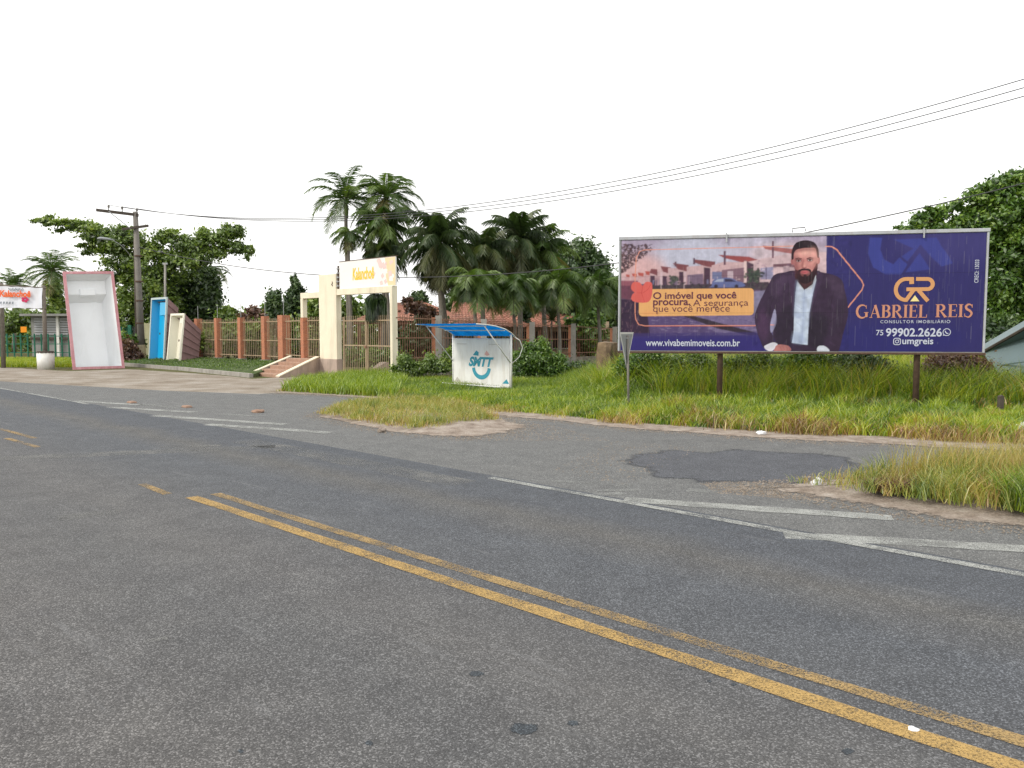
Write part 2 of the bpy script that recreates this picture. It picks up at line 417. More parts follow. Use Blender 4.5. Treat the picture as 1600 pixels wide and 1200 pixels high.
def stripe(name, n0, w, s0, s1, mat, parent, z=.017, step=.5):
    m = MB(); k = max(2, int((s1 - s0) / step)); a = []; b = []
    for i in range(k + 1):
        s = s0 + (s1 - s0) * i / k
        a.append(rp(n0 - w / 2 + random.uniform(-.008, .008), s, z)); b.append(rp(n0 + w / 2 + random.uniform(-.008, .008), s, z))
    m.add(a + b, [(i, i + 1, k + 2 + i, k + 1 + i) for i in range(k)])
    return m.build(name, mat, parent)
sY0 = G(282, 781).dot(W); sY1 = G(325, 775).dot(W)
stripe('centre_line', NY, .145, sY0, 60, M['yellow'], main_road)
stripe('centre_line', NY + .28, .12, sY1, 60, M['yellow_worn'], main_road)
for (x0, y0, x1, y1) in ((222, 758, 262, 774), (0, 671, 54, 686), (10, 686, 60, 700)):
    a, b = G(x0, y0), G(x1, y1); n0 = .5 * (a.dot(N) + b.dot(N))
    d = (b - a); q = Vector((-d.y, d.x, 0)).normalized() * .055
    MB().sheet([Vector((p.x, p.y, .017)) for p in (a - q, b - q, b + q, a + q)]).build('faded_dash', M['yellow_faint'], main_road)
stripe('edge_line', NE - .02, .13, G(775, 746).dot(W), 60, M['white'], main_road, .018)
stripe('edge_line', NE + .02, .12, G(-300, 570).dot(W), G(190, 629).dot(W), M['white'], main_road, .018)
M['scuff'] = paint('pale_scuff', rgb(128, 128, 126), .60)
stripe('pale_scuff', NE - .55, .5, G(380, 690).dot(W), G(760, 750).dot(W), M['scuff'], main_road, .0144)
def pstripe(name, x0, y0, x1, y1, w, mat, parent, w1=None):
    a, b = G(x0, y0), G(x1, y1); d = (b - a); q = Vector((-d.y, d.x, 0)).normalized(); w1 = w1 or w; k = 14
    l = [a.lerp(b, i / k) - q * (w + (w1 - w) * i / k) / 2 * random.uniform(.85, 1.1) for i in range(k + 1)]
    r = [a.lerp(b, i / k) + q * (w + (w1 - w) * i / k) / 2 * random.uniform(.85, 1.1) for i in range(k + 1)]
    vs = [Vector((p.x, p.y, .0135)) for p in l + r]
    return MB().add(vs, [(i, i + 1, k + 2 + i, k + 1 + i) for i in range(k)]).build(name, mat, parent)
for (a, b, c, d, w, mt) in ((975, 782, 1395, 811, .27, 'white'), (1225, 838, 1750, 868, .27, 'white'), (324, 664, 516, 677, .28, 'white'), (241, 650, 444, 664, .28, 'white'),
                        (171, 637, 302, 645, .28, 'white'), (118, 627, 219, 633.5, .26, 'white'), (219, 632, 276, 638, .26, 'white_worn'), (350, 648, 405, 651, .2, 'white_worn'),
                        (925, 768, 998, 767, .13, 'white_worn'), (930, 775, 975, 772, .16, 'white_worn'), (962, 759, 985, 761, .22, 'white_worn'), (1075, 767, 1125, 771, .2, 'white_worn'), (860, 753, 925, 756, .14, 'white_worn')):
    pstripe('hatch_stripe', a, b, c, d, w, M[mt], side_road)
dark = [(975, 722), (1010, 712), (1060, 704), (1100, 706), (1160, 704), (1230, 708), (1300, 716), (1340, 728), (1350, 742), (1300, 752), (1240, 756), (1160, 757), (1100, 753), (1090, 748), (1040, 744), (1000, 736)]
def soft_sheet(name, outline, mat, z, parent=None, rings=(1.0, .9, .78, .5), hgt=0.0):
    n = len(outline); c = sum(outline, Vector()) / n; vs = []; rim = []
    for k, f in enumerate(rings):
        for p in outline:
            q = c.lerp(p, f); h = hgt * max(0, 1 - (f / .86) ** 2) + (.02 * pnoise(q.x * 3, q.y * 3, 1) if hgt and k > 2 else 0)
            vs.append(Vector((q.x, q.y, z + max(0, h)))); rim.append((1.0, .55, .12, 0, 0, 0, 0)[k])
    vs.append(Vector((c.x, c.y, z + hgt))); rim.append(0)
    R_ = len(rings); fs = [(k * n + i, k * n + (i + 1) % n, (k + 1) * n + (i + 1) % n, (k + 1) * n + i) for k in range(R_ - 1) for i in range(n)] + [((R_ - 1) * n + i, (R_ - 1) * n + (i + 1) % n, R_ * n) for i in range(n)]
    o = MB().add(vs, fs).build(name, mat, parent, True); at = o.data.attributes.new('rim', 'FLOAT', 'POINT'); at.data.foreach_set('value', rim)
    if parent is None: o['kind'] = 'structure'
    return o
soft_sheet('asphalt_patch', jag([G(*p) for p in dark], .25, .2), M['patch'], .0125, side_road, (1.38, 1.12, .92, .4))
for (x0, y0, x1, y1, w_) in ((0, 718, 300, 704, .5), (300, 704, 430, 699, .35), (90, 812, 190, 800, .3), (225, 1005, 262, 1000, .06), (150, 873, 168, 871, .06), (250, 700, 345, 697, .2), (900, 975, 930, 980, .05)):
    a, b = G(x0, y0), G(x1, y1); d = b - a; q = Vector((-d.y, d.x, 0)).normalized() * w_ / 2; MB().sheet([Vector((p.x, p.y, .0144)) for p in (a - q, b - q, b + q, a + q)]).build('pale_scuff', M['scuff'], main_road)
for (x, y, rx, ry) in ((818, 1143, 32, 12), (744, 1056, 15, 6), (895, 1134, 12, 6), (1325, 1178, 13, 7), (577, 1165, 9, 5), (1108, 1068, 5, 2.5), (1146, 1073, 6, 3), (1062, 1049, 5, 2), (376, 1178, 6, 4)):
    c = []
    for i in range(18):
        a = 2 * math.pi * i / 18; r = random.uniform(.72, 1.12)
        c.append(G(x + rx * r * math.cos(a), y + ry * r * math.sin(a)))
    soft_sheet('tar_spot', c, M['tar'], .0142, main_road, (1.15, .85, .6))

# sand strip along the verge, islands
def ribbon_between(a, b): return a + b[::-1]
vf_out = [p + Vector((-.15, -1, 0)).normalized() * w for p, w in zip(VF, (.2, .3, .3, .4, .45, .35, .4, .35, .4, .45, .5, .5, .5))]
vf_in = [p + Vector((.15, 1, 0)).normalized() * .9 for p in VF]
rows = []; Lq = jag(vf_out, .12, .08, False); Lm = [p + Vector((.05, .28, 0)) for p in Lq]; Li = [p + Vector((.15, 1.4, 0)) for p in Lq]; n_ = len(Lq)
o = MB().add([Vector((p.x, p.y, .016)) for p in Lq + Lm + Li], [(k * n_ + i, k * n_ + i + 1, (k + 1) * n_ + i + 1, (k + 1) * n_ + i) for k in (0, 1) for i in range(n_ - 1)]).build('sand_shoulder', M['sand']); o['kind'] = 'structure'
at = o.data.attributes.new('rim', 'FLOAT', 'POINT'); at.data.foreach_set('value', [1.0] * n_ + [.25] * n_ + [0.0] * n_)
def island(name, out, hgt):
    outline = jag([G(*p) for p in out], .12, .10); soft_sheet(name, outline, M['sand'], .0165, None, (1.10, .95, .86, .6, .3), hgt)
    return outline
IS_L = [(488, 650), (515, 642), (600, 634), (700, 637), (775, 650), (815, 662), (832, 669), (800, 679), (740, 685), (680, 684), (610, 677), (545, 664)]
IS_R = [(1150, 764), (1235, 755), (1330, 748), (1420, 738), (1600, 724), (1900, 716), (2100, 800), (1900, 880), (1700, 848), (1600, 834), (1500, 820), (1390, 802), (1290, 785)]
isl_l = island('sand_island', IS_L, .14); isl_r = island('sand_island', IS_R, .16)
# ---------------------------------------------------------------- raised bed, kerb (left)
bed = [G(190, 571), G(290, 579), G(396, 590), P(446, 560, 39.4), P(312, 558, 45.6), P(190, 556, 53)]
bz = [.14, .14, .14, .46, .46, .4]
m = MB(); vs = [Vector((p.x, p.y, z)) for p, z in zip(bed, bz)]
m.add(vs + [Vector((p.x, p.y, -.05)) for p in vs], [(0, 1, 4, 5), (1, 2, 3, 4), (0, 1, 7, 6), (1, 2, 8, 7), (2, 3, 9, 8)])
o = m.build('planted_bed', M['lawn']); o['kind'] = 'structure'
m = MB()
for a, b in ((bed[0], bed[1]), (bed[1], bed[2])):
    d = (b - a); q = Vector((-d.y, d.x, 0)).normalized() * .18
    if q.y > 0: q = -q
    m.box(Vector((a.x, a.y, -.05)) + q * 1.02, d, -q, UP * .23)
kerb = m.build('kerb', M['concrete']); kerb['kind'] = 'structure'

# ---------------------------------------------------------------- vegetation builders
def in_poly(pts, poly):
    x, y = pts[:, 0], pts[:, 1]; c = np.zeros(len(pts), bool); n = len(poly)
    for i in range(n):
        x1, y1 = poly[i][0], poly[i][1]; x2, y2 = poly[(i + 1) % n][0], poly[(i + 1) % n][1]
        hit = ((y1 > y) != (y2 > y)) & (x < (x2 - x1) * (y - y1) / (y2 - y1 + 1e-12) + x1); c ^= hit
    return c
def scatter(poly, n):
    P_ = np.array([(p[0], p[1]) for p in poly]); lo, hi = P_.min(0), P_.max(0); out = []; k = 0
    while k < n:
        q = rng.random((n, 2)) * (hi - lo) + lo; q = q[in_poly(q, P_)]; out.append(q); k += len(q)
    return np.concatenate(out)[:n]
def grass(name, pts, z, h, w, tint, mat, label, lean=.45, parent=None, kind='stuff', cat='grass'):
    n = len(pts); az = rng.random(n) * 2 * np.pi; d = np.stack([np.cos(az), np.sin(az)], 1)
    wa = rng.random(n) * np.pi; s = np.stack([np.cos(wa), np.sin(wa)], 1) * (w * (.7 + .6 * rng.random(n)))[:, None] / 2
    ln = h * lean * (.35 + rng.random(n) * 1.1)
    z = np.broadcast_to(z, (n,)); v = np.zeros((n, 5, 3), np.float32)
    for k, (f, bl, ws) in enumerate(((0, 0, 1), (.55, .3, .85), (1, 1, 0))):
        base = pts + d * (ln * bl)[:, None]; zz = z + h * f * (1 - .18 * bl * (ln / np.maximum(h, .01)))
        if k < 2:
            v[:, 2 * k, :2] = base - s * ws; v[:, 2 * k + 1, :2] = base + s * ws; v[:, 2 * k, 2] = zz; v[:, 2 * k + 1, 2] = zz
        else:
            v[:, 4, :2] = base; v[:, 4, 2] = zz
    b = (np.arange(n) * 5)[:, None]
    t = np.concatenate([b + np.array([[0, 1, 3]]), b + np.array([[0, 3, 2]]), b + np.array([[2, 3, 4]])], 1).reshape(-1, 3)
    tn = np.repeat(np.clip(tint, 0, 1), 5)
    o = tri_mesh(name, v.reshape(-1, 3), t, {'tint': tn}, mat, parent)
    tag(o, label, cat, None, kind)
    return o
def leaves(name, lobes, size, n, mat, parent=None, clumps=26, spread=.26, up=.35, flat=.5):
    """lobes: (x,y,z,rx,ry,rz); leaves gathered in clumps near the lobe surfaces"""
    lb = np.array(lobes, float); vol = (lb[:, 3] * lb[:, 4] * lb[:, 5]) ** (2 / 3.); pr = vol / vol.sum(); VV = []; TI = []
    for L, p in zip(lb, pr):
        m = max(30, int(n * p)); k = max(5, int(clumps * (p * len(lb)) ** .5))
        u = rng.normal(size=(k, 3)); u /= np.linalg.norm(u, axis=1)[:, None]; rr = .45 + .6 * rng.random(k) ** .6
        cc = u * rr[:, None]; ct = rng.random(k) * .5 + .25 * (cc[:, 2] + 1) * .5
        idx = rng.integers(0, k, m); off = rng.normal(size=(m, 3)) * spread * (.7 + 1.5 * rng.random((m, 1)) ** 3); q = cc[idx] + off
        c = q * L[3:6] + L[:3]
        nrm = q / (np.linalg.norm(q, axis=1)[:, None] + 1e-6) * .5 + rng.normal(size=(m, 3)) * .7 + np.array([0, 0, up]); nrm /= np.linalg.norm(nrm, axis=1)[:, None]
        t1 = np.cross(nrm, rng.normal(size=(m, 3))); t1 /= np.linalg.norm(t1, axis=1)[:, None]; t2 = np.cross(nrm, t1)
        sz = size * (.6 + .8 * rng.random(m))[:, None]
        v = np.stack([c - t1 * sz, c + t2 * sz * flat - nrm * sz * .15, c + t1 * sz, c - t2 * sz * flat - nrm * sz * .15], 1)
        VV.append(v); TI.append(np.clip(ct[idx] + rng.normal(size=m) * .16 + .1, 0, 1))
    v = np.concatenate(VV); t = np.concatenate(TI); b = (np.arange(len(v)) * 4)[:, None]
    tr = np.concatenate([b + np.array([[0, 1, 2]]), b + np.array([[0, 2, 3]])], 1).reshape(-1, 3)
    return tri_mesh(name, v.reshape(-1, 3), tr, {'tint': np.repeat(t, 4)}, mat, parent)
def lobe(px, py, rx, ry, Y, dy=None):
    c = P(px, py, Y); k = Y / F; return (c.x, c.y, c.z, rx * k, (dy if dy else (rx + ry) / 2 * k), ry * k)
def limb(m, a, b, r0, r1, bend=.12, n=5):
    a, b = Vector(a), Vector(b); L = (b - a).length; o = Vector((random.uniform(-1, 1), random.uniform(-1, 1), random.uniform(-.2, .8))) * L * bend
    pts = [a.lerp(b, i / n) + o * math.sin(math.pi * i / n) for i in range(n + 1)]
    m.tube(pts, [r0 + (r1 - r0) * i / n for i in range(n + 1)], 7)
def tree(name, label, base, lobes, size, n, mat, r=.22, fork=.35, group=None, clumps=26, spread=.26, cat='tree', barkm=None):
    t = thing(name, label, cat, base, group)
    leaves('crown', lobes, size, n, mat, t, clumps, spread)
    m = MB(); cz = np.mean([l[2] for l in lobes]); cx = np.mean([l[0] for l in lobes]); cy = np.mean([l[1] for l in lobes])
    f = Vector((base[0] * .6 + cx * .4, base[1] * .6 + cy * .4, base[2] + (cz - base[2]) * (fork + .25)))
    limb(m, base, f, r, r * .75, .04)
    done = [(f, r * .42)]
    for l in sorted(lobes, key=lambda l: (Vector(l[:3]) - f).length)[:22]:
        e = Vector((l[0], l[1], l[2] - l[5] * .15)); s_, rs = min(done, key=lambda q: (q[0] - e).length + (0 if q[0] is not f else .8)); limb(m, s_, e, rs, rs * .45, .1); done.append((e, max(rs * .5, r * .06)))
    m.build('trunk', barkm or M['bark'], t, True)
    return t
def palm(name, label, base, top, fr, L, mat, r=.13, leaflet=.5, nl=30, e_lo=-35, e_hi=78, group=None, droop=1.0, lw=.042, hang=.35, crownshaft=None, thick=None):
    t = thing(name, label, 'palm', base, group); base = Vector(base); top = Vector(top)
    m = MB(); k = 7
    pts = [base.lerp(top, i / k) + Vector((math.sin(i * .8) * .04, 0, 0)) for i in range(k + 1)]
    m.tube(pts, [r * (1.25 - .5 * i / k) for i in range(k + 1)], 9); m.build('trunk', M['palm_trunk'], t, True)
    VV = []; TT = []; TI = []; nv = 0; rm = MB()
    for i in range(fr):
        az = 2 * math.pi * (i * .381966) + random.uniform(-.2, .2); e = math.radians(e_lo + (e_hi - e_lo) * ((i + .5) / fr) ** .8 + random.uniform(-8, 8))
        l = L * random.uniform(.82, 1.12); seg = 9; p = top.copy(); path = [p.copy()]; dirs = []
        for sgm in range(seg):
            f = sgm / seg; ee = e - droop * (f ** 1.3) * 1.5 * (1 if e > 0 else .6)
            ee = max(ee, -1.45)
            d = Vector((math.cos(az) * math.cos(ee), math.sin(az) * math.cos(ee), math.sin(ee))); p = p + d * l / seg; path.append(p.copy()); dirs.append(d)
        rm.tube(path, [.028 * (1 - .8 * q / seg) + .004 for q in range(seg + 1)], 4, False)
        ti = min(1, max(0, random.uniform(.2, .75) + (.3 if e < -.2 else 0)))
        for j in range(nl):
            f = .12 + .88 * j / (nl - 1); x = f * seg; a = min(int(x), seg - 1); q = path[a].lerp(path[a + 1], x - a); d = dirs[a]
            sd = d.cross(UP); sd = sd.normalized() if sd.length > 1e-3 else Vector((1, 0, 0)); nu = sd.cross(d)
            ll = leaflet * (math.sin(math.pi * min(1, .18 + f * .8)) ** .7 + .12) * random.uniform(.85, 1.1)
            for sg in (-1, 1):
                v = (sd * sg * .8 + d * .55 + nu * random.uniform(-.1, .35)).normalized()
                tip = q + v * ll + Vector((0, 0, -hang * ll * random.uniform(.7, 1.4))); mid = q + v * ll * .2 + Vector((0, 0, -.01 * ll))
                wv = d * lw * .55
                VV += [q, mid + wv, tip, mid - wv]; TT += [(nv, nv + 1, nv + 2), (nv, nv + 2, nv + 3)]; nv += 4
                TI += [ti + random.uniform(-.12, .12)] * 4
    tri_mesh('fronds', np.array([tuple(q) for q in VV]), np.array(TT), {'tint': np.clip(TI, 0, 1)}, mat, t)
    rm.build('frond_stems', plain_stem, t)
    if crownshaft:
        MB().tube([top + Vector((0, 0, -crownshaft)), top + Vector((0, 0, -crownshaft * .5)), top], [r * .8, r * 1.0, r * .45], 9).build('crownshaft', stem_green, t, True)
    return t
plain_stem = plain('frond_stem', (.09, .11, .04, 1), .8, .2, 5, bump=0)
stem_green = plain('crownshaft_green', (.16, .22, .07, 1), .6, .2, 4, bump=0)
# ---------------------------------------------------------------- lettering
def glyphs(body, offset=0.0, shear=0.0, spacing=1.0):
    c = bpy.data.curves.new('lettering', 'FONT'); c.body = body; c.offset = offset; c.shear = shear; c.space_character = spacing; c.resolution_u = 4
    o = bpy.data.objects.new('lettering', c); me = o.to_mesh()
    v = np.array([tuple(x.co) for x in me.vertices])[:, :2]; f = [tuple(p.vertices) for p in me.polygons]
    o.to_mesh_clear(); bpy.data.objects.remove(o); bpy.data.curves.remove(c)
    return v, f
def lettering(body, box, fr, mat, parent, name='lettering', offset=0, shear=0, spacing=1, ref=None):
    """fit the text into box (a0,b0,a1,b1) of the frame fr(a,b); ref: text whose height fills the box"""
    v, f = glyphs(body, offset, shear, spacing); lo, hi = v.min(0), v.max(0)
    if ref is not None:
        r, _ = glyphs(ref, offset); lo[1], hi[1] = r[:, 1].min(), r[:, 1].max()
    a = box[0] + (v[:, 0] - lo[0]) / (hi[0] - lo[0]) * (box[2] - box[0]); b = box[1] + (v[:, 1] - lo[1]) / (hi[1] - lo[1]) * (box[3] - box[1])
    pts = [fr(x, y) for x, y in zip(a, b)]; words = body.split(' '); o = None
    if len(words) == 1: return MB().add(pts, f).build(name, mat, parent)
    fx = np.array([v[list(q), 0].mean() for q in f]); iv = sorted((v[list(q), 0].min(), v[list(q), 0].max()) for q in f); gaps = []; end = iv[0][1]
    for s_, e_ in iv:
        if s_ > end: gaps.append((s_ - end, (s_ + end) / 2))
        end = max(end, e_)
    cuts = sorted(g[1] for g in sorted(gaps, reverse=True)[:len(words) - 1]); grp = np.searchsorted(cuts, fx)
    for k in range(len(words)):
        fs = [q for q, g in zip(f, grp) if g == k]; ids = sorted({i for q in fs for i in q}); mp = {i: n for n, i in enumerate(ids)}
        o = MB().add([pts[i] for i in ids], [tuple(mp[i] for i in q) for q in fs]).build(name, mat, parent)
    return o
def ribbon(m, pts, w, fr, closed=False):
    """flat stroke of width w (or list) along points in frame coordinates"""
    p = np.array(pts, float); ww = np.broadcast_to(np.array(w, float), (len(p),))
    ok = np.r_[True, np.linalg.norm(np.diff(p, axis=0), axis=1) > 1e-5]; p = p[ok]; ww = ww[ok]; n = len(p)
    L = []; R = []
    for i in range(n):
        a = p[i - 1] if (i > 0 or closed) else p[i]; b = p[(i + 1) % n] if (i < n - 1 or closed) else p[i]
        d1 = p[i] - a; d2 = b - p[i]
        d1 = d1 / (np.linalg.norm(d1) + 1e-9); d2 = d2 / (np.linalg.norm(d2) + 1e-9)
        d = d1 + d2; d = d / (np.linalg.norm(d) + 1e-9); q = np.array([-d[1], d[0]])
        co = max(.5, abs(np.dot(q, np.array([-(d2 if i < n - 1 or closed else d1)[1], (d2 if i < n - 1 or closed else d1)[0]]))))
        L.append(p[i] + q * ww[i] / 2 / co); R.append(p[i] - q * ww[i] / 2 / co)
    k = n if closed else n - 1
    m.add([fr(*x) for x in L] + [fr(*x) for x in R], [(i, (i + 1) % n, n + (i + 1) % n, n + i) for i in range(k)])
    return m
def arc(cx, cy, rx, ry, a0, a1, n=16):
    return [(cx + rx * math.cos(math.radians(a0 + (a1 - a0) * i / n)), cy + ry * math.sin(math.radians(a0 + (a1 - a0) * i / n))) for i in range(n + 1)]

# ---------------------------------------------------------------- billboard
bL = P(968, 549, 20.8); bR = P(1535.5, 551, 19.05); bA = (bR - bL); bA.z = 0; BWID = bA.length; bA.normalize()
bN = Vector((bA.y, -bA.x, 0)); bN = bN if bN.y < 0 else -bN          # towards the viewer
BZ0, BZ1 = bL.z, 4.46; BH = BZ1 - BZ0
bO = Vector((bL.x, bL.y, BZ0))
def BF(off):
    return lambda a, b: bO + bA * a + UP * b + bN * off
def bl(px, py):
    d = ray(px, py); c0 = Vector((0, 0, EYE)); t = (bO - c0).dot(bN) / d.dot(bN); q = c0 + d * t - bO
    return (q.dot(bA), q.z)
billboard = thing('billboard', 'wide blue roadside billboard with a bearded man in a suit and golden lettering', 'billboard', (bO.x + bA.x * BWID / 2, bO.y + bA.y * BWID / 2, 0))
# --- printed sheet painted onto a fine grid of vertices
RX = 150; CW, CH = int(BWID * RX), int(BH * RX); CV = np.zeros((CH, CW, 3), np.float32)   # row 0 = bottom
yy, xx = np.mgrid[0:CH, 0:CW]; ga = (xx + .5) / RX; gb = (yy + .5) / RX
def lin(c): return np.array([s2l(v) for v in c], np.float32)
def blur(a, k):
    if k < 1: return a
    for ax in (0, 1):
        for _ in range(2):
            c = np.cumsum(np.insert(np.pad(a, [(k, k) if i == ax else (0, 0) for i in (0, 1)], mode='edge'), 0, 0, axis=ax), axis=ax)
            n_ = a.shape[ax]; w = 2 * k + 1
            a = (np.take(c, range(w, w + n_), ax) - np.take(c, range(0, n_), ax)) / w
    return a
def spl(pts, n=6):
    p = np.array(pts, float); m = len(p); out = []
    for i in range(m):
        p0, p1, p2, p3 = p[i - 1], p[i], p[(i + 1) % m], p[(i + 2) % m]
        for j in range(n):
            t = j / n; out.append(.5 * ((2 * p1) + (-p0 + p2) * t + (2 * p0 - 5 * p1 + 4 * p2 - p3) * t * t + (-p0 + 3 * p1 - 3 * p2 + p3) * t ** 3))
    return out
def fill(pts, col, alpha=1.0, soft=0, smooth=False, local=False, jit=0):
    if smooth: pts = spl(pts)
    q = np.array([p if local else bl(*p) for p in pts]) * RX
    lo = np.maximum(np.floor(q.min(0)).astype(int) - 2 - 3 * soft, 0); hi = np.minimum(np.ceil(q.max(0)).astype(int) + 3 + 3 * soft, (CW, CH))
    if hi[0] <= lo[0] or hi[1] <= lo[1]: return
    acc = np.zeros((hi[1] - lo[1], hi[0] - lo[0]), np.float32)
    for sx in (.25, .75):
        for sy in (.25, .75):
            gx, gy = np.meshgrid(np.arange(lo[0], hi[0]) + sx, np.arange(lo[1], hi[1]) + sy)
            acc += in_poly(np.stack([gx.ravel(), gy.ravel()], 1), q).reshape(acc.shape) * .25
    acc = blur(acc, soft) * alpha
    S = CV[lo[1]:hi[1], lo[0]:hi[0]]; c = lin(col)
    if jit: c = c * (1 + jit * rng.normal(size=acc.shape)[..., None])
    S[:] = S * (1 - acc[..., None]) + c * acc[..., None]
def ell(px, py, rx, ry, col, alpha=1, soft=0, rot=0):
    c, s = math.cos(rot), math.sin(rot)
    fill([(px + rx * math.cos(t) * c - ry * math.sin(t) * s, py + rx * math.cos(t) * s + ry * math.sin(t) * c) for t in np.linspace(0, 2 * math.pi, 20, endpoint=False)], col, alpha, soft)
def line(pts, w, col, alpha=1, soft=0):
    for a, b in zip(pts[:-1], pts[1:]):
        d = np.array(b, float) - np.array(a, float); d /= (np.linalg.norm(d) + 1e-9); q = np.array([-d[1], d[0]]) * w / 2
        fill([np.array(a) - q - d * w * .2, np.array(b) - q + d * w * .2, np.array(b) + q + d * w * .2, np.array(a) + q - d * w * .2], col, alpha, soft)
# picture: evening sky over a row of houses
g = np.clip(gb / BH, 0, 1)[..., None]
CV[:] = lin((226, 206, 206)) * (1 - g) + lin((176, 174, 200)) * g
ell(1085, 400, 70, 30, (200, 216, 236), .9, 25); ell(1180, 385, 50, 16, (198, 206, 226), .8, 14); ell(1000, 420, 40, 25, (232, 196, 190), .7, 20); ell(1230, 395, 60, 18, (214, 206, 214), .8, 12)
for i in range(420):
    x = 969 + random.uniform(0, 52) * random.random() ** .5; y = 380 + 48 * random.random() * (1 - (x - 969) / 62.0); ell(x, y, random.uniform(.6, 2.2), random.uniform(.5, 1.6), random.choice(((78, 58, 66), (96, 72, 70), (58, 44, 58))), .85)
fill([(968, 445), (1292, 430), (1292, 530), (968, 530)], (104, 90, 116))
def pale(p, c=(208, 186, 190)): fill(p, c)
# far small houses
for (x, y, s) in ((978, 430, .5), (988, 429, .6), (998, 428, .7), (1010, 426, .85)):
    pale([(x - 5 * s, y + 2), (x + 9 * s, y), (x + 9 * s, y + 14), (x - 5 * s, y + 14)], (206, 176, 180)); fill([(x - 4 * s, y - 4 * s), (x + 9 * s, y - 3 * s), (x + 9 * s, y + 5 * s), (x - 2 * s, y + 3 * s)], (184, 96, 88))
def house_print(wall, roof, dark, post, door=None):
    pale(wall); x0_ = min(p[0] for p in wall); x1_ = max(p[0] for p in wall); y1_ = max(p[1] for p in wall)
    fill([(x0_, y1_ - 14), (x1_, y1_ - 14), (x1_, y1_), (x0_, y1_)], (150, 120, 134), .55, 2); fill(roof, (134, 84, 90)); fill(dark, (80, 60, 80))
    for i_ in range(7):
        xx_ = random.uniform(x0_ + 2, x1_ - 3); hh_ = random.uniform(4, 11); fill([(xx_, y1_ - 2 - hh_), (xx_ + random.uniform(1, 3.5), y1_ - 2 - hh_), (xx_ + random.uniform(1, 3.5), y1_ - 1), (xx_, y1_ - 1)], random.choice(((96, 82, 108), (126, 134, 168), (176, 156, 166), (70, 54, 74))), .8)
    rx0 = min(p[0] for p in roof); rx1 = max(p[0] for p in roof); ry0 = min(p[1] for p in roof); ry1 = max(p[1] for p in roof)
    for i_ in range(9): xx_ = rx0 + (rx1 - rx0) * (i_ + .5) / 9; line([(xx_, ry0 + 3), (xx_ + 2, ry1 - 3)], .5, (96, 52, 64), .6)
    for p in post: pale(p, (214, 198, 206))
    if door: fill(door, (126, 112, 138))
house_print([(1014, 424), (1033, 424), (1033, 447), (1014, 447)], [(1016, 419), (1026, 420), (1026, 430), (1014, 426)], [(1015, 430), (1022, 430), (1022, 446), (1015, 446)], [])
house_print([(1027, 420), (1053, 420), (1053, 446), (1027, 446)], [(1031, 415), (1047, 417), (1047, 428), (1035, 424)], [(1033, 430), (1041, 431), (1041, 446), (1033, 446)], [[(1031, 424), (1034, 424), (1034, 446), (1031, 446)]])
house_print([(1043, 418), (1076, 418), (1076, 446), (1043, 446)], [(1050, 410), (1075, 413), (1075, 424), (1058, 420)], [(1060, 424), (1067, 424), (1067, 446), (1060, 446)], [[(1068, 424), (1071, 424), (1071, 446), (1068, 446)]], [(1046, 432), (1058, 432), (1058, 445), (1046, 445)])
house_print([(1072, 416), (1120, 412), (1120, 446), (1072, 446)], [(1084, 404), (1117, 408), (1116, 418), (1100, 415), (1083, 409)], [(1099, 417), (1109, 418), (1109, 446), (1099, 446)], [[(1109, 418), (1112, 418), (1112, 446), (1109, 446)]], [(1073, 429), (1098, 427), (1098, 446), (1073, 446)])
fill([(1082, 402), (1085, 402), (1085, 412), (1082, 412)], (96, 74, 92)); fill([(1053, 408), (1056, 408), (1056, 416), (1053, 416)], (110, 84, 96))
pale([(1111, 414), (1130, 408), (1165, 409), (1165, 446), (1111, 446)]); pale([(1160, 408), (1230, 396), (1292, 392), (1292, 440), (1160, 446)], (212, 196, 202))
fill([(1121, 397), (1170, 400), (1184, 405), (1168, 408), (1158, 409), (1131, 402)], (156, 84, 86)); fill([(1130, 391), (1133.5, 391), (1133.5, 413), (1130, 413)], (104, 80, 98))
fill([(1127, 421), (1163, 417), (1163, 441), (1127, 441)], (132, 108, 124)); fill([(1136, 423), (1145, 423), (1145, 436), (1136, 436)], (196, 186, 198))
fill([(1112, 424), (1127, 424), (1127, 436), (1112, 436)], (118, 132, 172)); pale([(1162, 407), (1167, 407), (1167, 442), (1162, 442)], (232, 216, 214)); fill([(1166, 407), (1177, 412), (1177, 442), (1166, 442)], (84, 66, 84))
fill([(1191, 382), (1240, 388), (1240, 396), (1195, 388)], (168, 112, 112)); fill([(1206, 375), (1209, 375), (1209, 402), (1206, 402)], (110, 84, 100)); fill([(1188, 418), (1208, 416), (1208, 436), (1188, 436)], (150, 156, 188))
line([(1197, 417), (1197, 436)], 1.4, (84, 78, 110)); fill([(1208, 412), (1250, 409), (1250, 417), (1208, 416)], (120, 92, 104)); fill([(1224, 415), (1234, 415), (1234, 430), (1224, 430)], (180, 166, 176))
for x in (1030, 1058, 1076, 1120, 1150): line([(x, 432), (x, 446)], .8, (230, 220, 222), .7)
for i in range(70):
    x = random.uniform(1113, 1290); y = random.uniform(404, 440); w = random.uniform(1, 7); h_ = random.uniform(.6, 3); fill([(x, y), (x + w, y), (x + w, y + h_), (x, y + h_)], random.choice(((190, 176, 190), (160, 140, 156), (226, 214, 216), (120, 104, 126), (206, 186, 190))), .55)
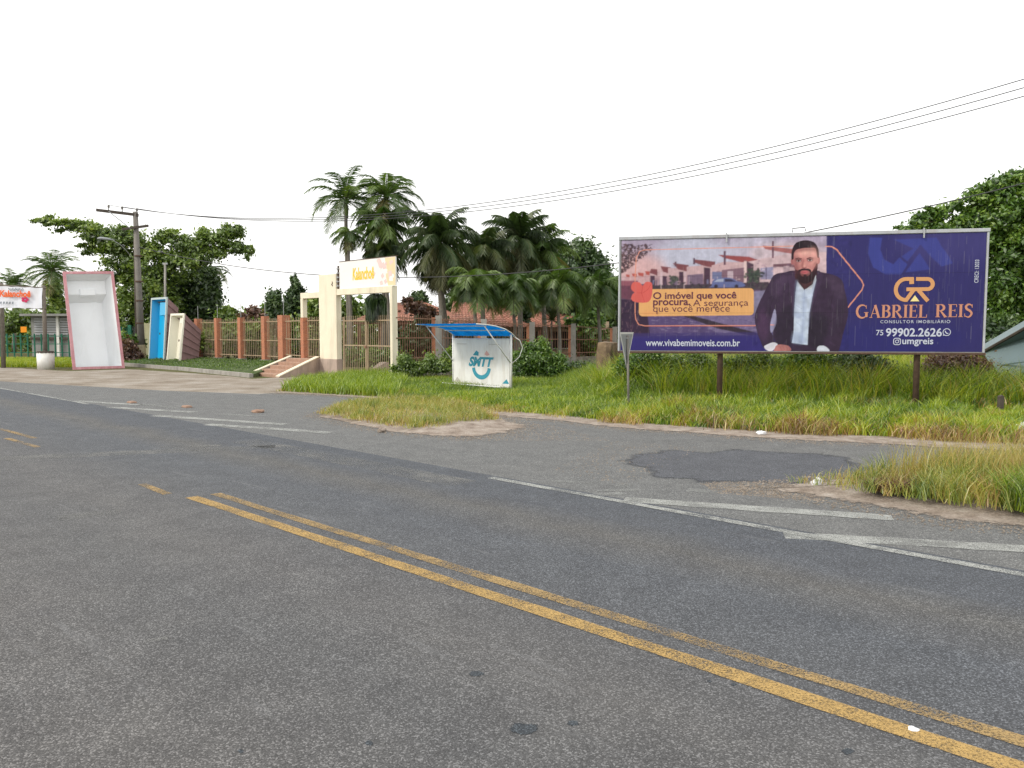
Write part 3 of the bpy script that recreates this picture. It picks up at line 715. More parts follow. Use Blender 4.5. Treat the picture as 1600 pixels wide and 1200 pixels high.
# hedge, bushes, car
fill([(1000, 446), (1090, 444), (1200, 440), (1210, 452), (1100, 455), (1000, 456)], (74, 64, 78))
for i in range(160): ell(random.uniform(1010, 1205), 448 + random.gauss(0, 2.5), 2, 1.4, random.choice(((60, 56, 66), (84, 80, 86), (70, 74, 74))), .8)
for i in range(90): ell(1178 + random.gauss(0, 6), 430 + random.gauss(0, 5.5), 2.2, 2, random.choice(((62, 78, 70), (80, 98, 84), (52, 60, 62))), .9)
for i in range(50): ell(1053 + random.gauss(0, 3.5), 436 + random.gauss(0, 3), 1.8, 1.6, random.choice(((70, 80, 76), (90, 100, 90))), .9)
fill([(1111, 446), (1113, 438), (1120, 435), (1128, 433.5), (1142, 434), (1152, 439), (1160, 441), (1160, 448), (1111, 449)], (104, 120, 172), smooth=True)
fill([(1115, 440), (1120, 436), (1130, 435), (1130, 440)], (176, 196, 222)); fill([(1132, 435), (1142, 435.5), (1150, 440), (1132, 440)], (58, 56, 84)); ell(1118, 447, 3, 3, (48, 44, 66)); ell(1150, 447, 3, 3, (48, 44, 66))
for x in (1012, 1032, 1068, 1131): line([(x, 444), (x, 458)], 1.0, (222, 208, 212), .8)
fill([(968, 438), (996, 438), (992, 452), (968, 450)], (150, 96, 112)); fill([(968, 446), (990, 446), (990, 470), (968, 466)], (112, 72, 92))
# pavement and street
fill([(1170, 456), (1210, 452), (1260, 480), (1290, 530), (1170, 530)], (140, 142, 174)); fill([(1060, 490), (1190, 490), (1190, 528), (1060, 528)], (120, 114, 156)); fill([(968, 468), (1010, 468), (1075, 530), (968, 530)], (58, 44, 70)); fill([(1010, 490), (1070, 490), (1130, 528), (1015, 528)], (92, 82, 130))
for i in range(260):
    x = random.uniform(1015, 1200); y = random.uniform(492, 527); w = random.uniform(2, 8); line([(x, y), (x + w, y + random.uniform(-.6, .8))], random.uniform(.5, 1.1), random.choice(((168, 166, 200), (80, 70, 118), (136, 130, 170))), .55)
fill([(1060, 492), (1075, 492), (1200, 526), (1192, 530), (1120, 514)], (58, 50, 66))
for i in range(90):
    x = random.uniform(969, 1000); y = random.uniform(452, 522); line([(x, y), (x + random.uniform(-3, 3), y + random.uniform(2, 9))], .7, random.choice(((120, 92, 112), (52, 38, 60), (150, 128, 140))), .6)
# photographic softness and mottling of the picture part
for c_ in range(3): CV[..., c_] = .45 * CV[..., c_] + .55 * blur(CV[..., c_], 2)
mot = blur(rng.normal(size=(CH, CW)).astype(np.float32), 3) * 1.1 + blur(rng.normal(size=(CH, CW)).astype(np.float32), 9) * 2.0
CV *= (1 + .35 * mot)[..., None].clip(.6, 1.5)
CV *= np.array([.90, .78, .80], np.float32)
# bottom band and right panel
fill([(960, 527), (1292, 524), (1292, 560), (960, 560)], (52, 44, 116)); fill([(960, 522), (1292, 519), (1292, 527), (960, 530)], (60, 50, 112), .7, 2)
fill([(1291.5, 340), (1560, 340), (1560, 560), (1291.5, 560)], (50, 46, 106))
ell(1480, 380, 80, 30, (66, 62, 122), .7, 25); ell(1400, 530, 110, 25, (44, 42, 112), .7, 20)
wm = (62, 72, 156)
def cr8(x, y): return (1330 + x / 6.314, 360 + y / 6.314)
fill([cr8(*p) for p in ((185, 60), (310, 60), (290, 180), (330, 280), (420, 330), (480, 260), (560, 330), (500, 430), (340, 430), (220, 360), (170, 220))], wm, .7, 1)
fill([cr8(*p) for p in ((420, 80), (850, 60), (900, 150), (960, 230), (1010, 320), (900, 350), (800, 260), (690, 130), (560, 300), (500, 250), (620, 170))], wm, .6, 1)
fill([cr8(*p) for p in ((680, 215), (790, 380), (540, 410))], wm, .6, 1)
# orange outline
oc = (226, 150, 128)
line([(1005, 389), (1240, 383)], 1.1, oc); line([(995, 398), (998, 392), (1005, 389)], 1.0, oc); line([(991, 490), (991, 430), (993, 400), (995, 398)], 1.3, oc)
line([(991, 490), (992, 500), (997, 508), (1006, 510), (1200, 509.5)], 1.3, oc); line([(1290, 383.5), (1300, 384), (1308, 389), (1314, 397), (1346, 437), (1350, 445), (1347, 453), (1325, 481)], 1.9, oc)
line([(1006, 510.8), (1200, 510.3)], .6, (170, 70, 80), .7)
# orange caption box and coral flower
def rrect(x0, y0, x1, y1, r):
    return [p for cx, cy, a in ((x1 - r, y0 + r, -90), (x1 - r, y1 - r, 0), (x0 + r, y1 - r, 90), (x0 + r, y0 + r, 180)) for p in arc(cx, cy, r, r, a, a + 90, 6)]
bx = rrect(997, 451, 1177.5, 494, 6); bx = [(x, y + (1087 - x) * .010) for x, y in bx]; fill(bx, (228, 172, 112)); ell(1015, 490, 14, 3, (238, 160, 106), .4, 3)
fill([(985, 445), (990, 440), (998, 441), (1003, 446), (1008, 440), (1016, 441), (1018, 447), (1017.5, 460), (1014, 470), (1006, 473), (992, 472), (985, 468), (986, 461), (990, 457), (985, 452)], (214, 98, 92), smooth=True)
for p in ([(1003, 446), (1001, 458), (1006, 472)], [(1003, 458), (1011, 452), (1016, 444)], [(1002, 458), (994, 457)]): line(p, .8, (190, 66, 66), .8)
# the man
def mn(x, y): return (1160 + x / 6.0, 360 + y / 6.0)
def mf(pts, col, alpha=1, soft=0, smooth=True): fill([mn(*p) for p in pts], col, alpha, soft, smooth)
suit = (58, 42, 66)
mf([(480, 372), (400, 388), (300, 412), (240, 510), (160, 670), (115, 800), (128, 930), (165, 1040), (205, 1112), (300, 1075), (290, 1010), (262, 930), (275, 830), (305, 760), (320, 830), (318, 880), (285, 960), (300, 1050), (335, 1086), (440, 1094), (460, 1140), (700, 1140), (740, 1090), (820, 1140), (900, 1140), (940, 1000), (990, 810), (988, 690), (962, 560), (930, 460), (850, 412), (740, 386), (700, 372)], suit)
mf([(300, 740), (318, 800), (316, 870), (290, 935), (268, 965), (258, 905), (274, 820)], (150, 146, 180))
mf([(300, 890), (300, 895), (262, 896), (262, 886)], oc, smooth=False)
mf([(330, 800), (440, 700), (480, 900), (455, 1080), (340, 1080), (300, 980)], (44, 34, 52), .8, 5); mf([(640, 800), (800, 820), (760, 1080), (620, 1090)], (40, 32, 48), .8, 6)
mf([(880, 560), (960, 640), (960, 800), (860, 980), (800, 1000), (880, 800)], (54, 42, 64), .6, 5); mf([(170, 760), (220, 740), (230, 900), (200, 1050), (150, 950)], (78, 52, 86), .5, 5)
for p in ([(420, 420), (440, 600), (470, 740), (470, 1000)], [(720, 410), (700, 600), (650, 760), (625, 1000)], [(300, 600), (260, 720), (250, 800)], [(860, 560), (830, 700), (820, 860)], [(240, 640), (330, 590)], [(780, 900), (900, 800)]): line([mn(*q) for q in p], 1.0, (34, 26, 42), .6, 1)
mf([(430, 420), (505, 430), (480, 620), (470, 740)], (78, 58, 88), .5, 2); mf([(690, 430), (760, 420), (680, 640), (650, 720)], (74, 56, 84), .5, 2)
mf([(512, 480), (580, 560), (690, 420), (692, 470), (655, 620), (625, 800), (612, 1082), (462, 1062), (482, 940), (486, 760), (498, 580)], (196, 208, 230), smooth=False)
mf([(560, 600), (600, 620), (590, 900), (560, 1060), (530, 1040), (560, 820)], (166, 180, 212), .6, 4); mf([(480, 960), (560, 980), (600, 1060), (470, 1060)], (150, 164, 200), .5, 4); mf([(500, 760), (570, 800), (520, 830), (488, 800)], (160, 174, 208), .6, 3)
for p in ([(582, 560), (570, 800), (560, 1070)], [(500, 700), (560, 740)], [(500, 860), (545, 900)], [(560, 640), (630, 620)]): line([mn(*q) for q in p], .6, (140, 152, 190), .7)
mf([(500, 400), (690, 390), (680, 450), (650, 510), (585, 548), (540, 520), (510, 470)], (70, 42, 50)); mf([(560, 470), (660, 440), (640, 510), (585, 545)], (120, 76, 80), .6, 3)
mf([(690, 405), (692, 470), (650, 545), (590, 556), (660, 500)], (222, 228, 240), smooth=False); mf([(512, 470), (540, 545), (580, 556), (535, 500)], (214, 222, 236), smooth=False)
ell(*mn(468, 285), 2.4, 5.5, (176, 110, 112)); ell(*mn(713, 272), 2.4, 6.5, (190, 122, 120))
mf([(478, 190), (473, 270), (486, 340), (515, 410), (560, 462), (620, 462), (672, 410), (702, 335), (714, 262), (706, 190), (680, 148), (510, 150)], (206, 142, 138))
mf([(474, 250), (500, 220), (505, 330), (520, 400), (490, 350)], (168, 104, 106), .7, 4); mf([(560, 180), (680, 170), (690, 240), (600, 230)], (222, 162, 156), .6, 5); ell(*mn(660, 315), 6, 4, (216, 146, 142), .7, 4)
mf([(460, 262), (463, 190), (488, 122), (548, 88), (622, 84), (684, 112), (713, 172), (716, 250), (702, 240), (694, 190), (682, 160), (620, 156), (555, 162), (505, 176), (484, 205), (478, 262)], (34, 22, 32)); mf([(560, 100), (650, 100), (680, 140), (600, 140)], (58, 42, 52), .6, 4)
mf([(482, 320), (500, 360), (525, 372), (545, 358), (585, 350), (635, 360), (648, 384), (672, 350), (700, 300), (706, 345), (690, 415), (655, 470), (590, 498), (535, 475), (508, 425)], (52, 30, 40))
mf([(545, 378), (585, 368), (628, 378), (632, 410), (600, 428), (565, 428), (545, 410)], (150, 92, 94), .9, 1); mf([(548, 384), (580, 376), (622, 382), (610, 396), (580, 402), (555, 396)], (190, 98, 106)); line([mn(550, 387), mn(585, 389), mn(622, 386)], .5, (90, 40, 50))
mf([(575, 412), (600, 412), (596, 440), (578, 440)], (60, 36, 44)); mf([(520, 372), (560, 352), (585, 356), (620, 352), (645, 372), (640, 384), (600, 368), (560, 370), (530, 388)], (44, 26, 36))
for ex, ey in ((527, 278), (634, 272)):
    ell(*mn(ex, ey), 4.6, 2.3, (150, 92, 96), .9, 1); ell(*mn(ex, ey + 2), 3.4, 1.3, (224, 206, 204)); ell(*mn(ex, ey + 1), 1.4, 1.4, (38, 22, 28)); line([mn(ex - 22, ey - 1), mn(ex, ey - 9), mn(ex + 22, ey - 1)], .7, (60, 34, 42))
line([mn(500, 262), mn(525, 252), mn(553, 262)], 1.5, (44, 26, 34)); line([mn(604, 260), mn(634, 248), mn(664, 254)], 1.5, (44, 26, 34))
mf([(572, 270), (585, 270), (590, 320), (602, 335), (590, 346), (562, 344), (556, 334)], (186, 118, 116), .8, 2); ell(*mn(582, 328), 2, 2, (226, 166, 160), .8, 1); line([mn(560, 342), mn(580, 347), mn(600, 341)], .8, (120, 66, 70)); line([mn(572, 275), mn(566, 325)], .8, (160, 96, 98), .7, 1)
mf([(203, 1098), (240, 1072), (290, 1058), (328, 1074), (305, 1112), (270, 1140), (225, 1130)], (216, 214, 226)); mf([(300, 1115), (330, 1080), (390, 1080), (435, 1095), (455, 1132), (400, 1150), (300, 1150)], (176, 116, 114))
for x in (350, 380, 410, 432): line([mn(x, 1098), mn(x + 14, 1130)], .6, (140, 70, 80), .7)
mf([(700, 1110), (735, 1088), (780, 1098), (815, 1130), (800, 1150), (710, 1150)], (206, 212, 226))
# soft light on the figure: left cheek and sleeves fall off
mf([(470, 180), (520, 200), (530, 300), (540, 420), (560, 480), (500, 440), (470, 320)], (90, 50, 58), .35, 7); mf([(640, 150), (700, 170), (710, 280), (690, 340), (650, 300), (650, 220)], (236, 178, 168), .35, 6); ell(*mn(560, 215), 10, 4, (226, 170, 160), .4, 5)
mf([(250, 540), (330, 440), (430, 410), (400, 520), (300, 620)], (86, 66, 96), .5, 8); mf([(780, 420), (900, 470), (950, 600), (900, 640), (820, 520)], (84, 66, 92), .5, 8); mf([(130, 820), (180, 760), (240, 860), (230, 1000), (170, 980)], (84, 58, 90), .5, 7)
for i in range(46):
    x, y = random.uniform(180, 940), random.uniform(460, 1080); 
    if 440 < x < 660: continue
    line([mn(x, y), mn(x + random.uniform(-50, 50), y + random.uniform(20, 70))], random.uniform(.6, 2), random.choice(((92, 70, 100), (40, 30, 48))), .28, 2)
# deeper modelling of the face: sockets, nose side, cheek hollows, hairline, neck shade
for ex, ey in ((527, 272), (634, 266)): ell(*mn(ex, ey), 5.5, 3.2, (84, 44, 50), .45, 4)
mf([(556, 262), (574, 262), (566, 335), (550, 338)], (120, 66, 70), .45, 3); mf([(486, 300), (520, 310), (530, 360), (505, 375)], (110, 60, 66), .5, 4); mf([(670, 300), (700, 290), (690, 350), (655, 370)], (150, 90, 92), .45, 4)
mf([(480, 195), (700, 180), (690, 158), (500, 160)], (60, 36, 44), .45, 4); mf([(500, 430), (680, 420), (660, 520), (585, 550), (520, 490)], (36, 20, 28), .55, 5); ell(*mn(600, 205), 9, 3.5, (232, 182, 170), .45, 5); ell(*mn(582, 312), 1.6, 4, (226, 168, 158), .5, 2)
mf([(500, 470), (520, 480), (505, 620), (490, 800), (478, 800), (488, 600)], (120, 130, 160), .5, 3); mf([(660, 520), (690, 470), (640, 720), (620, 900), (606, 900)], (150, 160, 190), .5, 3)
sel = (ga > bl(1178, 450)[0]) & (ga < bl(1330, 450)[0]); fold = blur(rng.normal(size=(CH, CW)).astype(np.float32), 5) * 3.2 + blur(rng.normal(size=(CH, CW)).astype(np.float32), 12) * 5
CV *= np.where(sel, np.clip(1 + .3 * fold, .7, 1.4), 1)[..., None]
# sheet joints, rain streaks, wrinkles
for fb in (.335, .668):
    k = int(fb * CH); CV[k:k + 2] *= .62; CV[k + 2:k + 5] *= .93
    CV[:k] *= (1.0 if fb < .5 else .97)
for fa in np.arange(1, 9) / 9.0: CV[:, int(fa * CW):int(fa * CW) + 1] *= .93
for i in range(420):
    x = random.randrange(CW); y0 = random.randrange(CH); L_ = random.randrange(8, 90); a = random.uniform(.02, .11) if random.random() < .93 else .22
    CV[y0:min(CH, y0 + L_), x] = CV[y0:min(CH, y0 + L_), x] * (1 - a) + a * .6
CV *= (1 + .05 * pnoise(ga * 7, gb * 2.3, 4) + .035 * rng.normal(size=(1, CW)) + .025 * rng.normal(size=(CH, CW)))[..., None]
CV = np.clip(CV * .88, 0, .9)
MX, MY = 640, 214
ix = np.clip((np.linspace(0, 1, MX + 1) * CW).astype(int), 1, CW - 2); iy = np.clip((np.linspace(0, 1, MY + 1) * CH).astype(int), 1, CH - 2)
CS = (CV[:-1, :-1] + CV[1:, :-1] + CV[:-1, 1:] + CV[1:, 1:]) / 4; CS = CS[np.ix_(np.clip(iy, 0, CH - 2), np.clip(ix, 0, CW - 2))]
aa, bb = np.meshgrid(np.linspace(.03, BWID - .03, MX + 1), np.linspace(.03, BH - .03, MY + 1)); off = .03 + .0015 * pnoise(aa * 2, bb * 2, 2)
loc = np.array(wloc(billboard)); vv = np.array(bO)[None] + aa.ravel()[:, None] * np.array(bA) + bb.ravel()[:, None] * np.array(UP) + off.ravel()[:, None] * np.array(bN) - loc
me = bpy.data.meshes.new('poster'); q = (np.arange(MY)[:, None] * (MX + 1) + np.arange(MX)[None]).ravel()
quads = np.stack([q, q + 1, q + MX + 2, q + MX + 1], 1).astype(np.int32)
me.vertices.add(len(vv)); me.vertices.foreach_set('co', vv.astype(np.float32).ravel()); me.loops.add(quads.size); me.loops.foreach_set('vertex_index', quads.ravel())
me.polygons.add(len(quads)); me.polygons.foreach_set('loop_start', np.arange(0, quads.size, 4, dtype=np.int32)); me.update(calc_edges=True)
at = me.color_attributes.new('print', 'FLOAT_COLOR', 'POINT'); at.data.foreach_set('color', np.concatenate([CS.reshape(-1, 3), np.ones((len(vv), 1))], 1).astype(np.float32).ravel())
t = NT('printed_sheet'); va = t.new('ShaderNodeVertexColor', layer_name='print'); t.base(va.outputs[0]); t.set(Roughness=.5); t.b.inputs['Specular IOR Level'].default_value = .25; t.bump(t.noise(3, 4, stretch=(4, 4, .6)), .12, .02)
me.materials.append(t.m); poster = bpy.data.objects.new('poster', me); COL.objects.link(poster); poster.parent = billboard
tag(poster, 'printed sheet with a suited man, houses, golden emblem and white phone number')
# text on the sheet
def flat(name, c): return plain(name, c, .55, .06, 6, bump=0, spec=.25)
m_txt_w = flat('print_white', (.52, .55, .66, 1)); m_txt_d = flat('print_plum', rgb(98, 52, 70)); m_gold = flat('print_gold', rgb(206, 152, 104)); m_goldt = flat('print_rose_gold', rgb(196, 138, 114)); m_gold2 = flat('print_pale_gold', rgb(236, 218, 150))
FT = BF(.036)
def bbox(x0, y0, x1, y1):
    a, b = bl(x0, y1), bl(x1, y0); c, d = bl(x0, y0), bl(x1, y1)
    return (.5 * (a[0] + c[0]), .5 * (a[1] + d[1]), .5 * (b[0] + d[0]), .5 * (b[1] + c[1]))
def btext(body, x0, y0, x1, y1, mat, **k): return lettering(body, bbox(x0, y0, x1, y1), FT, mat, poster, **k)
btext('O imóvel que você', 1020.5, 456, 1150.5, 470.2, m_txt_d, offset=.018)
btext('procura.', 1020.5, 469, 1078.5, 480.6, m_txt_d, offset=.018)
btext('A segurança', 1083, 468, 1169, 481, m_txt_d, offset=-.006)
btext('que você merece', 1020.5, 477, 1140, 490.5, m_txt_d, offset=-.006)
btext('www.vivabemimoveis.com.br', 1009, 530, 1156, 541, m_txt_w, offset=.016)
btext('75', 1368.5, 515.5, 1379.5, 524, m_txt_w, offset=.01)
btext('99902.2626', 1383.5, 512.5, 1471, 526, m_txt_w, offset=.022)
btext('umgreis', 1409, 528, 1457.5, 541, m_txt_w, offset=.018)
btext('CONSULTOR IMOBILIÁRIO', 1375, 499, 1484, 505, m_txt_w, offset=.004, spacing=1.22)
b0 = bbox(1522, 406, 1528.5, 442)
lettering('CRECI: 13033', (0, 0, 1, 1), lambda x, y: FT(b0[2] - (b0[2] - b0[0]) * y, b0[1] + (b0[3] - b0[1]) * x), m_txt_w, poster, offset=.01)
# serif name
TK, TH = .19, .055
def serif(ch):
    st = lambda x: [([(x, 0), (x, 1)], TK), ([(x - .17, .022), (x + .17, .022)], .045), ([(x - .17, .978), (x + .17, .978)], .045)]
    if ch == 'I': return .34, st(.17)
    if ch == 'L': return .66, st(.17) + [([(.17, .025), (.62, .025)], .05), ([(.61, .0), (.63, .24)], .05)]
    if ch == 'E': return .68, st(.17) + [([(.17, .025), (.62, .025)], .05), ([(.61, .0), (.63, .24)], .05), ([(.17, .975), (.6, .975)], .05), ([(.59, 1), (.61, .78)], .05), ([(.2, .52), (.5, .52)], .05), ([(.5, .42), (.5, .62)], .045)]
    bowl = lambda y, r, rx: [([(.17, y + r)] + arc(.34, y, rx, r, 90, -90, 10) + [(.17, y - r)], [TH] + [TH + (TK - TH) * math.sin(math.pi * i / 10) for i in range(11)] + [TH])]
    if ch == 'B': return .72, st(.17) + bowl(.755, .225, .24) + bowl(.275, .25, .29)
    if ch == 'R': return .84, st(.17) + bowl(.74, .24, .27) + [([(.36, .5), (.74, .0)], [.1, TK]), ([(.62, .022), (.84, .022)], .045)]
    if ch == 'A': return .86, [([(.12, 0), (.43, 1)], .06), ([(.43, 1), (.74, 0)], TK), ([(.22, .33), (.64, .33)], .05), ([(.0, .022), (.24, .022)], .045), ([(.6, .022), (.88, .022)], .045)]
    if ch == 'G': a = arc(.5, .5, .42, .5, 50, 320, 20); return .98, [(a, [TH + (TK - TH) * max(0, math.sin(math.pi * i / 20)) for i in range(21)]), ([(.82, .06), (.82, .42)], TK), ([(.62, .42), (.98, .42)], .045), ([(.79, .72), (.79, .98)], .05)]
    if ch == 'S': p = spl([(.55, .78), (.46, .95), (.28, .98), (.12, .82), (.2, .62), (.42, .48), (.54, .28), (.42, .05), (.24, .01), (.06, .2)], 4)[:-4]; n_ = len(p); return .62, [(p, [TH + .12 * math.sin(math.pi * i / (n_ - 1)) for i in range(n_)]), ([(.57, .72), (.57, .98)], .045), ([(.05, .02), (.05, .28)], .045)]
def serif_word(word, box):
    tot = 0; lay = []
    for ch in word:
        w, s = serif(ch); lay.append((tot, s)); tot += w + .07
    tot -= .07; sx = (box[2] - box[0]) / tot; sy = box[3] - box[1]; m = MB(); k = 0
    for x, s in lay:
        for pts, w in s:
            k += 1; fr = (lambda kk: (lambda a, b: FT(box[0] + a * sx, box[1] + b * sy) + bN * (.0004 * kk)))(k % 7)
            ribbon(m, [(x + a, b) for a, b in pts], w, fr)
    return m.build('lettering', m_goldt, poster)
serif_word('GABRIEL', bbox(1337, 476.5, 1448, 496.5)); serif_word('REIS', bbox(1461, 475.5, 1519, 495.5))
# golden emblem
def c8(x, y): return bl(*cr8(x, y))
m = MB(); sw = 36 / 6.314 / F * 19.6
gpts = [(612, 480), (540, 480)] + arc(540, 590, 104, 110, -90, -180, 8)[1:] + arc(540, 590, 104, 98, 180, 95, 8) + [(548, 684)]
ribbon(m, [c8(*p) for p in gpts], sw, BF(.0365)); ribbon(m, [c8(592, 462), c8(592, 530)], sw * 1.15, BF(.0369))
ribbon(m, [c8(635, 480), c8(748, 480)] + [c8(*p) for p in arc(748, 530, 52, 50, -90, 90, 10)] + [c8(748, 580), c8(540, 582)], sw, BF(.0365))
ribbon(m, [c8(530, 698), c8(610, 590)], sw, BF(.0373)); ribbon(m, [c8(660, 592), c8(752, 698)], sw, BF(.0373))
emb = m.build('emblem', m_gold, poster); MB().sheet([BF(.0377)(*c8(*p)) for p in ((578, 700), (624, 640), (668, 700))]).build('emblem', m_gold2, poster)
# phone and camera icons
m = MB(); ic = bl(1478.5, 519); k = 1 / F * 19.4
ribbon(m, arc(ic[0], ic[1], 5.3 * k, 5.3 * k, 0, 360, 24)[:-1], 1.1 * k, FT, True); ribbon(m, [(ic[0] - 2.2 * k, ic[1] + 2.2 * k), (ic[0] - 1.6 * k, ic[1] - .2 * k), (ic[0] + .2 * k, ic[1] - 1.9 * k), (ic[0] + 2.4 * k, ic[1] - 2.1 * k)], 1.5 * k, FT)
m.add([FT(ic[0] + a * k, ic[1] + b * k) for a, b in ((-5.4, -5.6), (-2.6, -5.0), (-4.8, -2.6))], [(0, 1, 2)]); m.build('phone_icon', m_txt_w, poster)
m = MB(); ic = bl(1401, 533.5); rr = [(ic[0] + (x - 1401) * k, ic[1] + (y - 533.5) * k) for x, y in rrect(1396, 528.5, 1406, 538.5, 3)]
ribbon(m, rr, 1.2 * k, FT, True); ribbon(m, arc(ic[0], ic[1], 2.4 * k, 2.4 * k, 0, 360, 16)[:-1], 1.1 * k, FT, True); m.add([FT(ic[0] + a * k, ic[1] + b * k) for a, b in ((2.2, 2.2), (3.4, 2.2), (3.4, 3.4), (2.2, 3.4))], [(0, 1, 2, 3)]); m.build('camera_icon', m_txt_w, poster)
# frame, posts, backing, clips
fr0 = BF(0)
MB().box(fr0(0, 0) - bN * .06, bA * BWID, -bN * -.085, UP * BH).build('backing_board', M['grey_wall'], billboard)
frame_m = plain('billboard_frame', (.45, .47, .50, 1), .5, .15, 4, (.3, .2, .17, 1), .4)
for nm, o_, a_, c_ in (('frame_rail', fr0(-.045, BH - .02), bA * (BWID + .09), UP * .085), ('frame_rail', fr0(-.045, -.045), bA * (BWID + .09), UP * .055), ('frame_stile', fr0(-.045, .012), bA * .045, UP * (BH - .044)), ('frame_stile', fr0(BWID - .02, .012), bA * .045, UP * (BH - .044))):
    MB().box(o_ - bN * .08, a_, bN * .135, c_).build(nm, frame_m if c_.z > .08 else M['rust_post'], billboard, bevel=.006)
for x in (1126, 1436):
    a = bl(x, 545)[0]; p = fr0(a, 0); MB().tube([Vector((p.x, p.y, -.3)) - bN * .13, Vector((p.x, p.y, BZ1 - .1)) - bN * .13], .075, 10).build('post', M['rust_post'], billboard, True)
for a in (.9, 4.55, 8.1):
    p = fr0(a, 0); MB().cbox(Vector((p.x, p.y, (BZ0 + BZ1) / 2)) - bN * .105, bA * .08, bN * .05, UP * BH * .96).build('back_batten', M['rust_post'], billboard)
for x, h in ((1135, .2), (1442, .2)):
    a = bl(x, 372)[0]; MB().cbox(fr0(a, BH - .02) + bN * .075, bA * .035, bN * .03, UP * .24).build('clip', M['steel'], billboard)
p = fr0(bl(1238, 366)[0], BH + .08); MB().tube([p + bN * .02, p + UP * .1, p + bA * .3 + UP * .12, p + bA * .32 + UP * .03], .012, 6).build('wire_loop', M['wire'], billboard)
# ---------------------------------------------------------------- entrance portal (aligned with the main road)
K0 = P(527, 587, 34.8); K0.z = 0                                     # right front corner of the wide pillar
def K(s, d=0, z=0): return K0 + W * s + N * d + UP * z
portal = thing('entrance_portal', 'cream entrance portal with a wide pillar and a faded sign panel above the gate', 'gateway', K(-.7, .14, 0))
MB().box(K(-1.39, 0, .74), W * 1.39, N * .28, UP * 3.86).build('wide_pillar', M['cream'], portal, bevel=.01)
MB().box(K(3.87, 0, -.1), W * .16, N * .29, UP * 4.0).build('gate_pillar', M['cream'], portal, bevel=.01)
MB().box(K(0.002, .02, 3.63), W * 3.866, N * .24, UP * .27).build('lintel', M['cream'], portal, bevel=.01)
MB().box(K(-3.0, .02, 3.56), W * 1.608, N * .24, UP * .27).build('lintel', M['cream'], portal, bevel=.01)
MB().box(K(-3.0, .02, 2.66), W * .2, N * .24, UP * .898).build('side_column', M['cream'], portal, bevel=.01)
MB().box(K(-3.02, .0, .5), W * .26, N * .3, UP * 2.15).build('brick_column', M['brick'], portal)
MB().box(K(-1.43, -.04, -.1), W * 1.45, N * .34, UP * .84).build('pillar_plinth', M['pink_conc'], portal, bevel=.01)
panel_m = plain('faded_panel', (.82, .81, .78, 1), .6, .04, 2)
sg = MB().box(K(.16, .09, 3.905), W * 4.02, N * .05, UP * 1.2).build('sign_panel', panel_m, portal)
FS = lambda a, b: K(.16 + a, .086, 3.905 + b)
mb_pk = flat('faded_pink', rgb(236, 200, 196)); mb_or = flat('faded_orange', rgb(232, 208, 170)); mb_ye = flat('kalanchoe_yellow', rgb(236, 200, 72)); mb_or2 = flat('kalanchoe_orange', rgb(232, 104, 40)); mb_grey = flat('banner_grey', rgb(112, 122, 130))
MB().sheet([FS(3.52, .02), FS(4.0, .02), FS(4.0, 1.18), FS(3.30, 1.18), FS(3.42, .8), FS(3.36, .4)]).build('printed_strip', mb_or, sg)
for i in range(26):
    a = random.uniform(2.35, 3.9); b = random.uniform(.1, 1.1); 
    if a < 2.9 and b > .6: continue
    r = random.uniform(.07, .17); ph = random.random(); FSk = lambda x, y, kk=i: K(.16 + x, .0845 - .0006 * kk * .1, 3.905 + y)
    pet = []
    for j in range(20):
        t_ = 2 * math.pi * j / 20; q = r * (.62 + .38 * abs(math.cos(2 * (t_ + ph)))); pet.append(FSk(a + q * math.cos(t_), min(1.17, max(.03, b + q * math.sin(t_)))))
    MB().sheet(pet).build('printed_flower', mb_pk if i % 4 else panel_m, sg)
lettering('Kalanchoê', (1.0, .34, 2.55, .88), lambda a, b: K(.16 + a, .083, 3.905 + b), mb_ye, sg, offset=.03, shear=.12)
MB().tube([K(.06, .1, 3.9), K(.06, .1, 4.95)], .04, 8).build('rusty_strut', M['rust_post'], portal)
for i in range(5): MB().tube([K(.06, .02, 4.05 + .19 * i), K(.06, .18, 4.05 + .19 * i)], .045, 8).build('insulator', M['steel'], portal)
MB().cbox(K(2.2, .115, 5.12), W * 4.1, N * .07, UP * .03).build('panel_cap', M['rust_post'], portal)
p = K(-.28, -.012, 4.15)
MB().tube([p + V(0, 0, .1), p + V(.03, -.01, .04), p + V(-.02, -.01, -.02), p + V(.02, -.01, -.1)], .02, 6).build('wall_light', M['rust_post'], portal)

# gate of vertical bars
bar_me = {}
def bars(parent, p0, p1, n, z0, z1, r, mat, name='bar', skip=0):
    """n upright bars between two points; they share one mesh"""
    key = (round(z1 - z0, 2), r, mat.name)
    o0 = wloc(parent)
    for i in range(n):
        f = (i + .5) / n; q = Vector(p0).lerp(Vector(p1), f); jz = random.uniform(-.01, .01)
        if key not in bar_me:
            me = bpy.data.meshes.new(name); mm = MB().box((-r, -r, 0), (2 * r, 0, 0), (0, 2 * r, 0), (0, 0, z1 - z0 - .06))
            mm.add([(-r, -r, z1 - z0 - .06), (r, -r, z1 - z0 - .06), (r, r, z1 - z0 - .06), (-r, r, z1 - z0 - .06), (0, 0, z1 - z0)], [(0, 1, 4), (1, 2, 4), (2, 3, 4), (3, 0, 4)])
            me.from_pydata(mm.v, [], mm.f); me.materials.append(mat); bar_me[key] = me
        o = bpy.data.objects.new(name, bar_me[key]); COL.objects.link(o); o.parent = parent; o.location = q - o0 + Vector((0, 0, z0 + jz - q.z)) ; o.location.z = z0 + jz - o0.z
